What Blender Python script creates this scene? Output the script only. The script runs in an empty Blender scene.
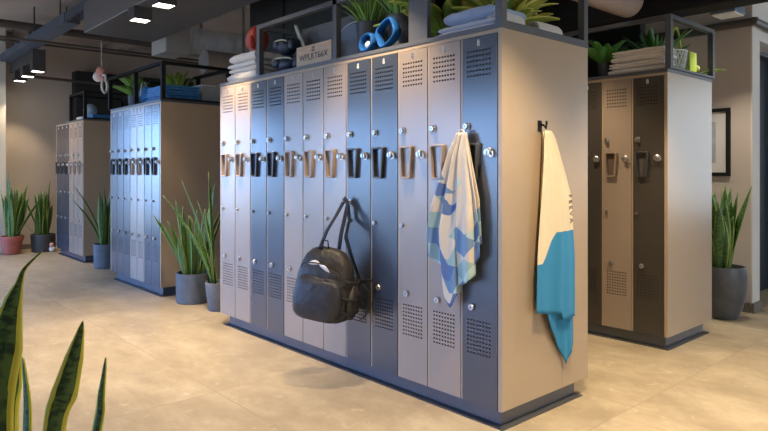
import bpy, bmesh, math, random
from mathutils import Vector, Matrix, Euler
random.seed(7)
C = bpy.context.scene.collection
sc = bpy.context.scene
PI = math.pi

# ------------------------------------------------------------------ materials
def nodes(name):
    m = bpy.data.materials.new(name); m.use_nodes = True
    nt = m.node_tree
    return m, nt, nt.nodes['Principled BSDF']

def mat(name, col, rough=.5, metal=0.0, var=.0, vscale=8.0, bump=0.0, bscale=120.0, spec=.5, sheen=0.0):
    m, nt, b = nodes(name)
    b.inputs['Roughness'].default_value = rough
    b.inputs['Metallic'].default_value = metal
    b.inputs['Specular IOR Level'].default_value = spec
    if sheen: b.inputs['Sheen Weight'].default_value = sheen
    tc = nt.nodes.new('ShaderNodeTexCoord')
    n = nt.nodes.new('ShaderNodeTexNoise'); n.inputs['Scale'].default_value = vscale; n.inputs['Detail'].default_value = 4
    nt.links.new(tc.outputs['Object'], n.inputs['Vector'])
    r = nt.nodes.new('ShaderNodeValToRGB')
    c = Vector(col)
    r.color_ramp.elements[0].position = .3; r.color_ramp.elements[1].position = .7
    r.color_ramp.elements[0].color = (*(c * (1 - var)), 1); r.color_ramp.elements[1].color = (*(c * (1 + var)), 1)
    nt.links.new(n.outputs['Fac'], r.inputs['Fac']); nt.links.new(r.outputs['Color'], b.inputs['Base Color'])
    if bump:
        n2 = nt.nodes.new('ShaderNodeTexNoise'); n2.inputs['Scale'].default_value = bscale; n2.inputs['Detail'].default_value = 3
        nt.links.new(tc.outputs['Object'], n2.inputs['Vector'])
        bp = nt.nodes.new('ShaderNodeBump'); bp.inputs['Strength'].default_value = bump; bp.inputs['Distance'].default_value = .01
        nt.links.new(n2.outputs['Fac'], bp.inputs['Height']); nt.links.new(bp.outputs['Normal'], b.inputs['Normal'])
    return m

def emit(name, col, s):
    m, nt, b = nodes(name)
    b.inputs['Base Color'].default_value = (.9, .9, .9, 1)
    b.inputs['Emission Color'].default_value = (*col, 1); b.inputs['Emission Strength'].default_value = s
    return m

def math_n(nt, op, a, b=None, c=None):
    n = nt.nodes.new('ShaderNodeMath'); n.operation = op
    for i, v in enumerate((a, b, c)):
        if v is None: continue
        if isinstance(v, (int, float)): n.inputs[i].default_value = v
        else: nt.links.new(v, n.inputs[i])
    return n.outputs[0]

def mixc(nt, fac, a, b):
    n = nt.nodes.new('ShaderNodeMix'); n.data_type = 'RGBA'
    if isinstance(fac, (int, float)): n.inputs[0].default_value = fac
    else: nt.links.new(fac, n.inputs[0])
    for i, v in ((6, a), (7, b)):
        if isinstance(v, tuple): n.inputs[i].default_value = (*v, 1)
        else: nt.links.new(v, n.inputs[i])
    return n.outputs[2]

def leaf_mat(name, core, dark, edge, margin=.36, band=True, rough=.38):
    m, nt, b = nodes(name)
    b.inputs['Roughness'].default_value = rough
    uv = nt.nodes.new('ShaderNodeUVMap'); uv.uv_map = 'UVMap'
    s = nt.nodes.new('ShaderNodeSeparateXYZ'); nt.links.new(uv.outputs[0], s.inputs[0])
    d = math_n(nt, 'ABSOLUTE', math_n(nt, 'SUBTRACT', s.outputs[0], .5))
    n = nt.nodes.new('ShaderNodeTexNoise'); n.inputs['Detail'].default_value = 3
    mp = nt.nodes.new('ShaderNodeMapping'); mp.inputs['Scale'].default_value = (2.2, 26, 1) if band else (26, 1.2, 1)
    nt.links.new(uv.outputs[0], mp.inputs[0]); nt.links.new(mp.outputs[0], n.inputs['Vector']); n.inputs['Scale'].default_value = 1.0
    f = nt.nodes.new('ShaderNodeMapRange'); f.inputs[1].default_value = .42; f.inputs[2].default_value = .58
    nt.links.new(n.outputs['Fac'], f.inputs[0])
    body = mixc(nt, f.outputs[0], core, dark)
    n3 = nt.nodes.new('ShaderNodeTexNoise'); n3.inputs['Scale'].default_value = 9
    nt.links.new(uv.outputs[0], n3.inputs['Vector'])
    dd = math_n(nt, 'ADD', d, math_n(nt, 'MULTIPLY', math_n(nt, 'SUBTRACT', n3.outputs['Fac'], .5), .10))
    e = math_n(nt, 'GREATER_THAN', dd, margin)
    nt.links.new(mixc(nt, e, body, edge), b.inputs['Base Color'])
    return m

M = {}
M['slate'] = mat('dark_door_paint_daylit', (.040, .049, .068), .23, var=.02, spec=1.0)  # the one dark door paint, with blue window light put into its colour
M['graphite'] = mat('dark_door_paint_warmlit', (.050, .045, .040), .30, var=.03)  # same dark door paint, toned for the warmer light on the right-hand bank
M['beige'] = mat('beige_door_paint', (.30, .24, .195), .24, var=.015, spec=.85)
M['panel'] = mat('beige_panel_paint', (.375, .292, .205), .30, var=.015)
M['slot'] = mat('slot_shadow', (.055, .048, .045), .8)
M['inside'] = mat('locker_interior', (.06, .06, .065), .7)
M['darkhandle'] = mat('dark_handle_plastic', (.040, .042, .048), .40, var=.03)
M['greybrown'] = mat('grey_brown_handle_plastic', (.24, .18, .135), .42, var=.03)
M['tan'] = mat('tan_handle_plastic', (.36, .28, .225), .42, var=.03)
M['shade_brown'] = mat('brown_recess_shade', (.10, .07, .052), .6)  # shade inside the handle loop, put into the colour
M['chrome'] = mat('chrome', (.52, .52, .53), .28, 1.0)
M['steel'] = mat('brushed_steel', (.45, .45, .46), .35, 1.0)
M['frame'] = mat('slate_rack_steel', (.075, .080, .092), .42, var=.05)
M['black'] = mat('black_steel', (.010, .010, .011), .7, spec=.2)
M['base_strip'] = mat('dark_floor_strip', (.035, .038, .045), .55, var=.05)
M['plinth'] = mat('slate_plinth', (.042, .060, .092), .26, var=.03, spec=1.0)
M['white'] = mat('white_plate', (.75, .75, .74), .5)
M['concrete'] = mat('ceiling_concrete', (.50, .43, .375), .9, var=.14, vscale=1.6, bump=.3, bscale=12)
M['wall'] = mat('warm_wall_plaster', (.52, .455, .40), .9, var=.04, vscale=3, bump=.08, bscale=90)
M['wallw'] = mat('pale_wall_plaster', (.66, .63, .58), .9, var=.03, vscale=3, bump=.06, bscale=90)
M['darkwall'] = mat('dark_partition', (.014, .017, .018), .6, var=.1, vscale=5)
M['skirt'] = mat('skirting', (.16, .13, .11), .6)
M['galv'] = mat('galvanised_duct', (.66, .71, .78), .38, .15, var=.12, vscale=5)
M['ductpaint'] = mat('grey_duct_paint', (.46, .45, .44), .6, var=.06, vscale=3)
M['flatduct'] = mat('dark_sheet_metal', (.15, .155, .17), .34, .25, var=.06, vscale=3)
M['pinkduct'] = mat('primed_duct', (.31, .26, .24), .6, var=.1, vscale=4)
M['bluesteel'] = mat('blue_grey_steel', (.10, .13, .19), .5, .3, var=.15, vscale=9)
M['pipe'] = mat('dark_pipe', (.075, .062, .055), .55, var=.1)
M['lampbody'] = mat('lamp_body', (.05, .05, .055), .5)
M['glow'] = emit('lamp_glow', (1.0, .90, .72), 14)
M['terracotta'] = mat('terracotta_plastic', (.42, .115, .085), .55, var=.08, vscale=14)
M['darkpot'] = mat('dark_pot', (.045, .05, .06), .5, var=.15, vscale=14)
M['greypot'] = mat('blue_grey_cement', (.092, .107, .128), .72, var=.16, vscale=13, bump=.2, bscale=60)
M['vasepot'] = mat('grey_glazed_vase', (.085, .092, .105), .38, var=.25, vscale=7)
M['palepot'] = mat('pale_grey_cement', (.15, .15, .152), .75, var=.12, vscale=13, bump=.2, bscale=60)
M['soil'] = mat('potting_soil', (.05, .037, .028), .95, var=.4, vscale=60, bump=1, bscale=90)
M['snake'] = leaf_mat('snake_leaf', (.070, .175, .040), (.026, .078, .024), (.22, .30, .06), .40)
M['snakefront'] = leaf_mat('snake_leaf_near', (.080, .155, .036), (.014, .042, .015), (.62, .56, .06), .31)
M['strap'] = leaf_mat('strap_leaf', (.26, .38, .05), (.14, .25, .035), (.36, .38, .06), .40, band=False)
M['yellowleaf'] = leaf_mat('yellow_strap_leaf', (.34, .36, .04), (.17, .22, .03), (.52, .48, .08), .33, band=False)
M['fern'] = leaf_mat('fern_leaf', (.10, .28, .05), (.055, .18, .035), (.09, .22, .05), .49, band=False)
M['grass'] = leaf_mat('grass_leaf', (.20, .38, .06), (.10, .24, .04), (.2, .33, .07), .49, band=False)
M['wood'] = None
M['whitetowel'] = mat('white_terry', (.68, .64, .60), .95, var=.05, vscale=20, bump=.6, bscale=260, sheen=.3)
M['beigetowel'] = mat('cream_terry', (.74, .68, .62), .95, var=.05, vscale=20, bump=.6, bscale=260, sheen=.3)
M['bluetowel'] = mat('blue_terry', (.025, .22, .56), .9, var=.12, vscale=20, bump=.6, bscale=260, sheen=.3)
M['paleblue'] = mat('pale_blue_terry', (.33, .42, .60), .95, var=.08, vscale=14, bump=.6, bscale=260, sheen=.3)
M['lilac'] = mat('lilac_white_terry', (.53, .53, .62), .95, var=.05, vscale=14, bump=.6, bscale=260, sheen=.3)
M['red'] = mat('red_leather', (.36, .035, .022), .5, var=.12, vscale=20)
M['navy'] = mat('navy_leather', (.012, .020, .045), .42, var=.15, vscale=20)
M['piping'] = mat('pale_piping', (.50, .52, .42), .6)
M['bluefoam'] = mat('blue_rubber', (.004, .070, .26), .8, var=.08, vscale=20, spec=.2)
M['disc'] = mat('grey_blue_disc', (.20, .24, .31), .45, var=.08, vscale=8)
M['bag'] = mat('black_bag_fabric', (.030, .027, .024), .52, var=.25, vscale=18, bump=1.0, bscale=19, spec=.45)
M['bagpanel'] = mat('charcoal_bag_fabric', (.026, .028, .035), .5, var=.25, vscale=18, bump=1.0, bscale=19, spec=.45)
M['webbing'] = mat('black_webbing', (.008, .0085, .010), .65, bump=.4, bscale=400)
M['lime'] = mat('lime_paint', (.48, .62, .05), .5, var=.08)
M['whitewire'] = mat('white_cord', (.66, .70, .62), .7)
M['pink'] = mat('pink_plush', (.62, .31, .27), .9, bump=.5, bscale=150)
M['plush'] = mat('white_plush', (.70, .68, .65), .9, bump=.5, bscale=150)
M['ink'] = mat('dark_ink', (.03, .028, .03), .7)
M['picturepaper'] = mat('picture_print', (.36, .40, .44), .6, var=.25, vscale=5)
M['mat_board'] = mat('picture_mount', (.62, .62, .60), .7)
M['doorblue'] = mat('dark_blue_door_paint', (.022, .034, .050), .45)
M['greyplastic'] = mat('grey_plastic_box', (.36, .38, .40), .45, var=.05)
M['ball'] = mat('pale_blue_vinyl', (.34, .48, .60), .4, var=.1)

def wood_mat():
    m, nt, b = nodes('pale_pine')
    tc = nt.nodes.new('ShaderNodeTexCoord'); mp = nt.nodes.new('ShaderNodeMapping'); mp.inputs['Scale'].default_value = (9, 1.2, 26)
    n = nt.nodes.new('ShaderNodeTexNoise'); n.inputs['Scale'].default_value = 4; n.inputs['Detail'].default_value = 6
    nt.links.new(tc.outputs['Object'], mp.inputs[0]); nt.links.new(mp.outputs[0], n.inputs['Vector'])
    r = nt.nodes.new('ShaderNodeValToRGB')
    r.color_ramp.elements[0].position = .3; r.color_ramp.elements[0].color = (.40, .27, .17, 1)
    r.color_ramp.elements[1].position = .7; r.color_ramp.elements[1].color = (.56, .41, .28, 1)
    nt.links.new(n.outputs['Fac'], r.inputs[0]); nt.links.new(r.outputs[0], b.inputs['Base Color'])
    b.inputs['Roughness'].default_value = .6
    return m
M['wood'] = wood_mat()

def floor_mat():
    m, nt, b = nodes('stone_floor_tiles')
    tc = nt.nodes.new('ShaderNodeTexCoord')
    mp = nt.nodes.new('ShaderNodeMapping'); mp.inputs['Location'].default_value = (.8215, .29, 0)
    nt.links.new(tc.outputs['Object'], mp.inputs[0])
    br = nt.nodes.new('ShaderNodeTexBrick')
    br.offset = 0.0; br.inputs['Scale'].default_value = 1.0
    br.inputs['Brick Width'].default_value = 1.643; br.inputs['Row Height'].default_value = 1.79
    br.inputs['Mortar Size'].default_value = .0035; br.inputs['Mortar Smooth'].default_value = .3
    br.inputs['Color1'].default_value = (0, 0, 0, 1); br.inputs['Color2'].default_value = (1, 1, 1, 1); br.inputs['Mortar'].default_value = (.5, .5, .5, 1)
    nt.links.new(mp.outputs[0], br.inputs['Vector'])
    n1 = nt.nodes.new('ShaderNodeTexNoise'); n1.inputs['Scale'].default_value = 3.2; n1.inputs['Detail'].default_value = 12; n1.inputs['Roughness'].default_value = .74; n1.inputs['Distortion'].default_value = .15
    mp2 = nt.nodes.new('ShaderNodeMapping'); mp2.inputs['Scale'].default_value = (1.0, .55, 1)
    # every tile cut from another place of the slab
    av = nt.nodes.new('ShaderNodeVectorMath'); av.operation = 'MULTIPLY_ADD'
    nt.links.new(br.outputs['Color'], av.inputs[0]); av.inputs[1].default_value = (7, 5, 3); nt.links.new(tc.outputs['Object'], av.inputs[2])
    nt.links.new(av.outputs[0], mp2.inputs[0]); nt.links.new(mp2.outputs[0], n1.inputs['Vector'])
    r = nt.nodes.new('ShaderNodeValToRGB')
    e = r.color_ramp.elements
    e[0].position = .30; e[0].color = (.235, .190, .125, 1)
    e[1].position = .72; e[1].color = (.46, .395, .285, 1)
    k = e.new(.5); k.color = (.335, .275, .185, 1)
    nt.links.new(n1.outputs['Fac'], r.inputs[0])
    n2 = nt.nodes.new('ShaderNodeTexNoise'); n2.inputs['Scale'].default_value = 11; n2.inputs['Detail'].default_value = 8; n2.inputs['Distortion'].default_value = .6
    nt.links.new(av.outputs[0], n2.inputs['Vector'])
    vein = nt.nodes.new('ShaderNodeMapRange'); vein.inputs[1].default_value = .62; vein.inputs[2].default_value = .74; vein.inputs[4].default_value = .26
    nt.links.new(n2.outputs['Fac'], vein.inputs[0])
    c1 = mixc(nt, vein.outputs[0], r.outputs[0], (.66, .58, .46))
    # slow tone difference between tiles
    c1b = mixc(nt, math_n(nt, 'MULTIPLY', br.outputs['Color'], .26), c1, (.36, .29, .21))
    c2 = mixc(nt, math_n(nt, 'MULTIPLY', br.outputs['Fac'], .6), c1b, (.20, .16, .12))
    nt.links.new(c2, b.inputs['Base Color'])
    rr = nt.nodes.new('ShaderNodeMapRange'); rr.inputs[3].default_value = .42; rr.inputs[4].default_value = .62
    nt.links.new(n1.outputs['Fac'], rr.inputs[0]); nt.links.new(rr.outputs[0], b.inputs['Roughness'])
    bp = nt.nodes.new('ShaderNodeBump'); bp.inputs['Strength'].default_value = .12; bp.inputs['Distance'].default_value = .01
    nt.links.new(n2.outputs['Fac'], bp.inputs['Height']); nt.links.new(bp.outputs['Normal'], b.inputs['Normal'])
    return m
M['floor'] = floor_mat()

def glass_mat():
    m = bpy.data.materials.new('window_glass'); m.use_nodes = True; nt = m.node_tree
    nt.nodes.clear(); o = nt.nodes.new('ShaderNodeOutputMaterial')
    t = nt.nodes.new('ShaderNodeBsdfTransparent'); t.inputs[0].default_value = (.93, .96, .97, 1)
    g = nt.nodes.new('ShaderNodeBsdfGlossy'); g.inputs['Roughness'].default_value = .02
    mx = nt.nodes.new('ShaderNodeMixShader'); mx.inputs[0].default_value = .06
    nt.links.new(t.outputs[0], mx.inputs[1]); nt.links.new(g.outputs[0], mx.inputs[2]); nt.links.new(mx.outputs[0], o.inputs[0])
    return m
M['glass'] = glass_mat()

def patch_towel_mat():
    m, nt, b = nodes('patchwork_terry'); b.inputs['Roughness'].default_value = .95
    uv = nt.nodes.new('ShaderNodeUVMap'); uv.uv_map = 'UVMap'
    mp = nt.nodes.new('ShaderNodeMapping'); mp.inputs['Rotation'].default_value = (0, 0, math.radians(38)); mp.inputs['Scale'].default_value = (5.6, 10.0, 1)
    nt.links.new(uv.outputs[0], mp.inputs[0])
    fl = nt.nodes.new('ShaderNodeVectorMath'); fl.operation = 'FLOOR'; nt.links.new(mp.outputs[0], fl.inputs[0])
    wn = nt.nodes.new('ShaderNodeTexWhiteNoise'); wn.noise_dimensions = '2D'; nt.links.new(fl.outputs[0], wn.inputs['Vector'])
    r = nt.nodes.new('ShaderNodeValToRGB'); r.color_ramp.interpolation = 'CONSTANT'
    e = r.color_ramp.elements; e[0].position = 0; e[0].color = (.10, .17, .36, 1); e[1].position = .30; e[1].color = (.30, .45, .45, 1)
    for p, c in ((.48, (.62, .56, .47)), (.68, (.15, .26, .42)), (.84, (.42, .58, .56))):
        k = e.new(p); k.color = (*c, 1)
    nt.links.new(wn.outputs['Value'], r.inputs[0])
    s = nt.nodes.new('ShaderNodeSeparateXYZ'); nt.links.new(uv.outputs[0], s.inputs[0])
    sf = nt.nodes.new('ShaderNodeSeparateXYZ'); nt.links.new(fl.outputs[0], sf.inputs[0])
    lim = math_n(nt, 'GREATER_THAN', math_n(nt, 'ADD', s.outputs[1], math_n(nt, 'MULTIPLY', wn.outputs['Value'], .14)), math_n(nt, 'ADD', .43, math_n(nt, 'MULTIPLY', math_n(nt, 'GREATER_THAN', s.outputs[0], math_n(nt, 'ADD', .56, math_n(nt, 'MULTIPLY', wn.outputs['Value'], .12))), .26)))
    nt.links.new(mixc(nt, lim, (.60, .54, .46), r.outputs[0]), b.inputs['Base Color'])
    tc = nt.nodes.new('ShaderNodeTexCoord'); n2 = nt.nodes.new('ShaderNodeTexNoise'); n2.inputs['Scale'].default_value = 260
    nt.links.new(tc.outputs['Object'], n2.inputs['Vector'])
    bp = nt.nodes.new('ShaderNodeBump'); bp.inputs['Strength'].default_value = .5; bp.inputs['Distance'].default_value = .008
    nt.links.new(n2.outputs['Fac'], bp.inputs['Height']); nt.links.new(bp.outputs['Normal'], b.inputs['Normal'])
    return m
M['patch'] = patch_towel_mat()

def two_tone_mat():
    m, nt, b = nodes('cream_and_blue_terry'); b.inputs['Roughness'].default_value = .95
    tc = nt.nodes.new('ShaderNodeTexCoord'); s = nt.nodes.new('ShaderNodeSeparateXYZ'); nt.links.new(tc.outputs['Object'], s.inputs[0])
    mr = nt.nodes.new('ShaderNodeMapRange'); mr.inputs[1].default_value = -.07; mr.inputs[2].default_value = .05
    mr.inputs[3].default_value = -.70; mr.inputs[4].default_value = -.535
    nt.links.new(s.outputs[0], mr.inputs[0])
    f = math_n(nt, 'LESS_THAN', s.outputs[2], mr.outputs[0])
    nt.links.new(mixc(nt, f, (.70, .61, .43), (.028, .23, .45)), b.inputs['Base Color'])
    n2 = nt.nodes.new('ShaderNodeTexNoise'); n2.inputs['Scale'].default_value = 260
    nt.links.new(tc.outputs['Object'], n2.inputs['Vector'])
    bp = nt.nodes.new('ShaderNodeBump'); bp.inputs['Strength'].default_value = .5; bp.inputs['Distance'].default_value = .008
    nt.links.new(n2.outputs['Fac'], bp.inputs['Height']); nt.links.new(bp.outputs['Normal'], b.inputs['Normal'])
    return m
M['twotone'] = two_tone_mat()

# ------------------------------------------------------------------ mesh builder
class MB:
    def __init__(s): s.v = []; s.f = []; s.mi = []; s.uv = {}
    def quad(s, pts, m=0):
        i = len(s.v); s.v += [tuple(p) for p in pts]; s.f.append(tuple(range(i, i + len(pts)))); s.mi.append(m); return s
    def box(s, x0, x1, y0, y1, z0, z1, m=0):
        i = len(s.v)
        s.v += [(x0, y0, z0), (x1, y0, z0), (x1, y1, z0), (x0, y1, z0), (x0, y0, z1), (x1, y0, z1), (x1, y1, z1), (x0, y1, z1)]
        for f in ((0, 3, 2, 1), (4, 5, 6, 7), (0, 1, 5, 4), (1, 2, 6, 5), (2, 3, 7, 6), (3, 0, 4, 7)):
            s.f.append(tuple(i + k for k in f)); s.mi.append(m)
        return s
    def rbox(s, x0, x1, y0, y1, z0, z1, r=.004, m=0, seg=2):
        bm = bmesh.new(); bmesh.ops.create_cube(bm, size=1)
        for v in bm.verts:
            v.co = Vector(((x0 + x1) / 2 + v.co.x * (x1 - x0), (y0 + y1) / 2 + v.co.y * (y1 - y0), (z0 + z1) / 2 + v.co.z * (z1 - z0)))
        r = min(r, .49 * min(abs(x1 - x0), abs(y1 - y0), abs(z1 - z0)))
        bmesh.ops.bevel(bm, geom=bm.edges[:], offset=r, segments=seg, profile=.5, affect='EDGES')
        s.addbm(bm, m); bm.free(); return s
    def addbm(s, bm, m=0, T=None):
        bm.verts.index_update(); i = len(s.v)
        s.v += [tuple(T @ v.co) if T else tuple(v.co) for v in bm.verts]
        for f in bm.faces: s.f.append(tuple(i + v.index for v in f.verts)); s.mi.append(m)
    def loft(s, rings, m=0, closed=True, cap0=False, cap1=False, uv=None):
        n = len(rings[0]); i = len(s.v)
        for a, r in enumerate(rings):
            for b, p in enumerate(r):
                if uv: s.uv[len(s.v)] = uv[a][b]
                s.v.append(tuple(p))
        for a in range(len(rings) - 1):
            for b in range(n if closed else n - 1):
                c = (b + 1) % n
                s.f.append((i + a * n + b, i + a * n + c, i + (a + 1) * n + c, i + (a + 1) * n + b)); s.mi.append(m)
        if cap0: s.f.append(tuple(i + b for b in reversed(range(n)))); s.mi.append(m)
        if cap1: s.f.append(tuple(i + (len(rings) - 1) * n + b for b in range(n))); s.mi.append(m)
        return s
    def tube(s, path, r, n=8, m=0, cap=True, flat=None, closed=False):
        P = [Vector(p) for p in path]; rings = []
        L = len(P); up = None
        for i, p in enumerate(P):
            if closed: t = P[(i + 1) % L] - P[i - 1]
            else: t = P[min(i + 1, L - 1)] - P[max(i - 1, 0)]
            t.normalize()
            if up is None:
                up = Vector((0, 0, 1)) if abs(t.z) < .9 else Vector((1, 0, 0))
                if flat: up = Vector(flat[2])
            a = t.cross(up)
            if a.length < 1e-6: a = t.orthogonal()
            a.normalize(); b = a.cross(t).normalized()
            if not flat: up = b
            rr = r[i] if isinstance(r, (list, tuple)) else r
            ra, rb = (flat[0], flat[1]) if flat else (rr, rr)
            rings.append([p + a * math.cos(2 * PI * k / n) * ra + b * math.sin(2 * PI * k / n) * rb for k in range(n)])
        if closed: rings.append(rings[0])
        return s.loft(rings, m, True, cap and not closed, cap and not closed)
    def lathe(s, prof, c=(0, 0, 0), n=28, m=0, axis='z', cap0=True, cap1=False):
        rings = []
        for r, h in prof:
            R = []
            for k in range(n):
                a = 2 * PI * k / n; x, y = r * math.cos(a), r * math.sin(a)
                if axis == 'z': R.append((c[0] + x, c[1] + y, c[2] + h))
                elif axis == 'x': R.append((c[0] + h, c[1] + x, c[2] + y))
                else: R.append((c[0] + x, c[1] + h, c[2] + y))
            rings.append(R)
        return s.loft(rings, m, True, cap0, cap1)
    def ball(s, c, rx, ry=None, rz=None, m=0, u=16, v=10, T=None):
        ry = ry or rx; rz = rz or rx
        bm = bmesh.new(); bmesh.ops.create_uvsphere(bm, u_segments=u, v_segments=v, radius=1)
        for q in bm.verts: q.co = Vector((q.co.x * rx, q.co.y * ry, q.co.z * rz))
        X = Matrix.Translation(c) @ (T.to_4x4() if T else Matrix())
        s.addbm(bm, m, X); bm.free(); return s
    def torus(s, c, R, r, axis='z', n=24, k=8, m=0, sx=1, sy=1):
        pts = []
        for i in range(n):
            a = 2 * PI * i / n; x, y = R * math.cos(a) * sx, R * math.sin(a) * sy
            pts.append({'z': (c[0] + x, c[1] + y, c[2]), 'x': (c[0], c[1] + x, c[2] + y), 'y': (c[0] + x, c[1], c[2] + y)}[axis])
        return s.tube(pts, r, k, m, closed=True)
    def build(s, name, mats, parent=None, smooth=False, mods=(), world=True):
        me = bpy.data.meshes.new(name)
        off = parent.matrix_world.translation if False else None
        v = s.v
        if parent is not None and world:
            o = parent_base(parent); v = [(a - o[0], b - o[1], c - o[2]) for a, b, c in v]
        me.from_pydata(v, [], s.f)
        mats = mats if isinstance(mats, (list, tuple)) else [mats]
        for m in mats: me.materials.append(M[m])
        for p, i in zip(me.polygons, s.mi): p.material_index = i
        if s.uv:
            ul = me.uv_layers.new(name='UVMap')
            for l in me.loops: ul.data[l.index].uv = s.uv.get(l.vertex_index, (.5, .5))
        bm = bmesh.new(); bm.from_mesh(me); bmesh.ops.recalc_face_normals(bm, faces=bm.faces[:]); bm.to_mesh(me); bm.free()
        if smooth:
            for p in me.polygons: p.use_smooth = True
            if smooth is not True:
                me.set_sharp_from_angle(angle=math.radians(smooth))
        ob = bpy.data.objects.new(name, me); C.objects.link(ob)
        if parent is not None: ob.parent = parent
        for kind, kw in mods:
            md = ob.modifiers.new(kind.lower(), kind)
            for a, b in kw.items(): setattr(md, a, b)
        return ob

def parent_base(o):
    p = Vector(o.location); q = o.parent
    while q: p += Vector(q.location); q = q.parent
    return p

def tag(o, label, cat, group=None):
    o['label'] = label; o['category'] = cat
    if group: o['group'] = group
    return o

def thing(name, label, cat, loc=(0, 0, 0), group=None):
    o = bpy.data.objects.new(name, None); C.objects.link(o); o.location = loc; o.empty_display_size = .1
    return tag(o, label, cat, group)

def struct(name, mb, m, smooth=False, **k):
    o = mb.build(name, m, None, smooth, **k); o['kind'] = 'structure'; return o

def copy_tree(o, parent=None):
    c = o.copy(); C.objects.link(c)
    if parent: c.parent = parent
    for ch in list(o.children): copy_tree(ch, c)
    return c

ANG = ('SOLIDIFY', dict(thickness=.0035, offset=0))
def text_mesh(s, size, depth=.0006):
    cu = bpy.data.curves.new('lettering', 'FONT'); cu.body = s; cu.size = size; cu.extrude = depth; cu.align_x = 'CENTER'; cu.align_y = 'CENTER'
    o = bpy.data.objects.new('lettering_source', cu); C.objects.link(o)
    bpy.context.view_layer.update()
    me = bpy.data.meshes.new_from_object(o.evaluated_get(bpy.context.evaluated_depsgraph_get()))
    C.objects.unlink(o); bpy.data.objects.remove(o)
    return me

# ------------------------------------------------------------------ camera geometry (used to find where things stand)
FPX, HY, YAW = 626.14, 170.93, .8401
CAM = Vector((-2.5828, -1.9798, 1.330))
cy, sy = math.cos(YAW), math.sin(YAW)
def ray(px, py):
    u = (px - 384) / FPX; v = -(py - HY) / FPX
    return Vector((cy + sy * u, sy - cy * u, v))
def at_d(px, py, d): return CAM + ray(px, py) * d

cam = bpy.data.cameras.new('camera'); co = bpy.data.objects.new('camera', cam); C.objects.link(co)
co.location = CAM; co.rotation_euler = (PI / 2, 0, YAW - PI / 2)
cam.lens = FPX / 768 * 36; cam.sensor_width = 36; cam.shift_y = -(215.5 - HY) / 768
cam.clip_start = .05
sc.camera = co

# ------------------------------------------------------------------ setting
X0, X1, Y0, Y1, ZC = -5.6, 8.2, -6.0, 10.05, 3.65
struct('floor', MB().box(X0 - .2, X1 + .2, Y0 - .2, Y1 + .2, -.1, 0), 'floor')
struct('ceiling', MB().box(X0 - .2, X1 + .2, Y0 - .2, Y1 + .2, ZC, ZC + .15), 'concrete')
# window wall on the left, five bays
wins = [(y, y + 2.7) for y in (.8, 3.9, 7.1)]
ZW0, ZW1 = .15, 2.55
w = MB(); prev = Y0
for a, b in wins:
    w.box(X0 - .2, X0, prev, a, 0, ZC); w.box(X0 - .2, X0, a, b, 0, ZW0); w.box(X0 - .2, X0, a, b, ZW1, ZC); prev = b
w.box(X0 - .2, X0, prev, Y1, 0, ZC)
struct('wall_left', w, 'wall')
wn = 0
def window(lo, hi, axis, pos, z0=ZW0, z1=ZW1):
    global wn
    wn += 1
    fr = MB(); t = .03
    def bx(a0, a1, za, zb):
        if axis == 'x': fr.box(pos - t, pos + t, a0, a1, za, zb)
        else: fr.box(a0, a1, pos - t, pos + t, za, zb)
    bx(lo, hi, z0, z0 + .06); bx(lo, hi, z1 - .06, z1); bx(lo, lo + .06, z0 + .06, z1 - .06); bx(hi - .06, hi, z0 + .06, z1 - .06)
    mid = (lo + hi) / 2; bx(mid - .03, mid + .03, z0 + .06, z1 - .06)
    o = struct('window_%d' % wn, fr, 'frame')
    g = MB()
    for a, b in ((lo + .06, mid - .03), (mid + .03, hi - .06)):
        if axis == 'x': g.box(pos - .004, pos + .004, a, b, z0 + .06, z1 - .06)
        else: g.box(a, b, pos - .004, pos + .004, z0 + .06, z1 - .06)
    g.build('pane', 'glass', o, world=False)
    L = bpy.data.lights.new('sky_portal', 'AREA'); L.shape = 'RECTANGLE'; L.size = hi - lo; L.size_y = z1 - z0; L.cycles.is_portal = True
    lo_ = bpy.data.objects.new('sky_portal', L); C.objects.link(lo_)
    if axis == 'x':
        d = 1 if pos < 0 else -1
        lo_.location = (pos - d * .12, mid, (z0 + z1) / 2); lo_.rotation_euler = (PI / 2, 0, -PI / 2 if d > 0 else PI / 2)
    else:
        d = -1 if pos > 0 else 1
        lo_.location = (mid, pos - d * .12, (z0 + z1) / 2); lo_.rotation_euler = (PI / 2, 0, 0 if d > 0 else PI)
    # an area light shines along its -Z
for a, b in wins: window(a, b, 'x', X0 - .08)
# back wall with one wide window left of the niche
bw = (-4.9, -1.65)
w = MB()
w.box(X0, bw[0], Y1, Y1 + .2, 0, ZC); w.box(bw[0], bw[1], Y1, Y1 + .2, 0, ZW0); w.box(bw[0], bw[1], Y1, Y1 + .2, ZW1, ZC); w.box(bw[1], X1, Y1, Y1 + .2, 0, ZC)
struct('wall_back', w, 'wall')
window(bw[0], bw[1], 'y', Y1 + .08)
struct('trim_1', MB().box(-.80, -.36, 9.75, Y1, 0, ZC), 'wallw')           # pilaster at the left edge of the view
# right wall with a window
rw = (-4.6, -1.0)
w = MB()
w.box(X1, X1 + .2, Y0, rw[0], 0, ZC); w.box(X1, X1 + .2, rw[0], rw[1], 0, .6); w.box(X1, X1 + .2, rw[0], rw[1], 2.9, ZC); w.box(X1, X1 + .2, rw[1], Y1, 0, ZC)
struct('wall_right', w, 'wall')
window(rw[0], rw[1], 'x', X1 + .08, .6, 2.9)
fill_win = (-.6, 4.4)  # added window, out of view, for neutral fill on the right side
struct('wall_front', MB().box(X0, fill_win[0], Y0 - .2, Y0, 0, ZC).box(fill_win[1], X1, Y0 - .2, Y0, 0, ZC).box(fill_win[0], fill_win[1], Y0 - .2, Y0, 0, .8).box(fill_win[0], fill_win[1], Y0 - .2, Y0, 3.2, ZC), 'wall')
window(fill_win[0], fill_win[1], 'y', Y0 - .08, .8, 3.2)
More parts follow.
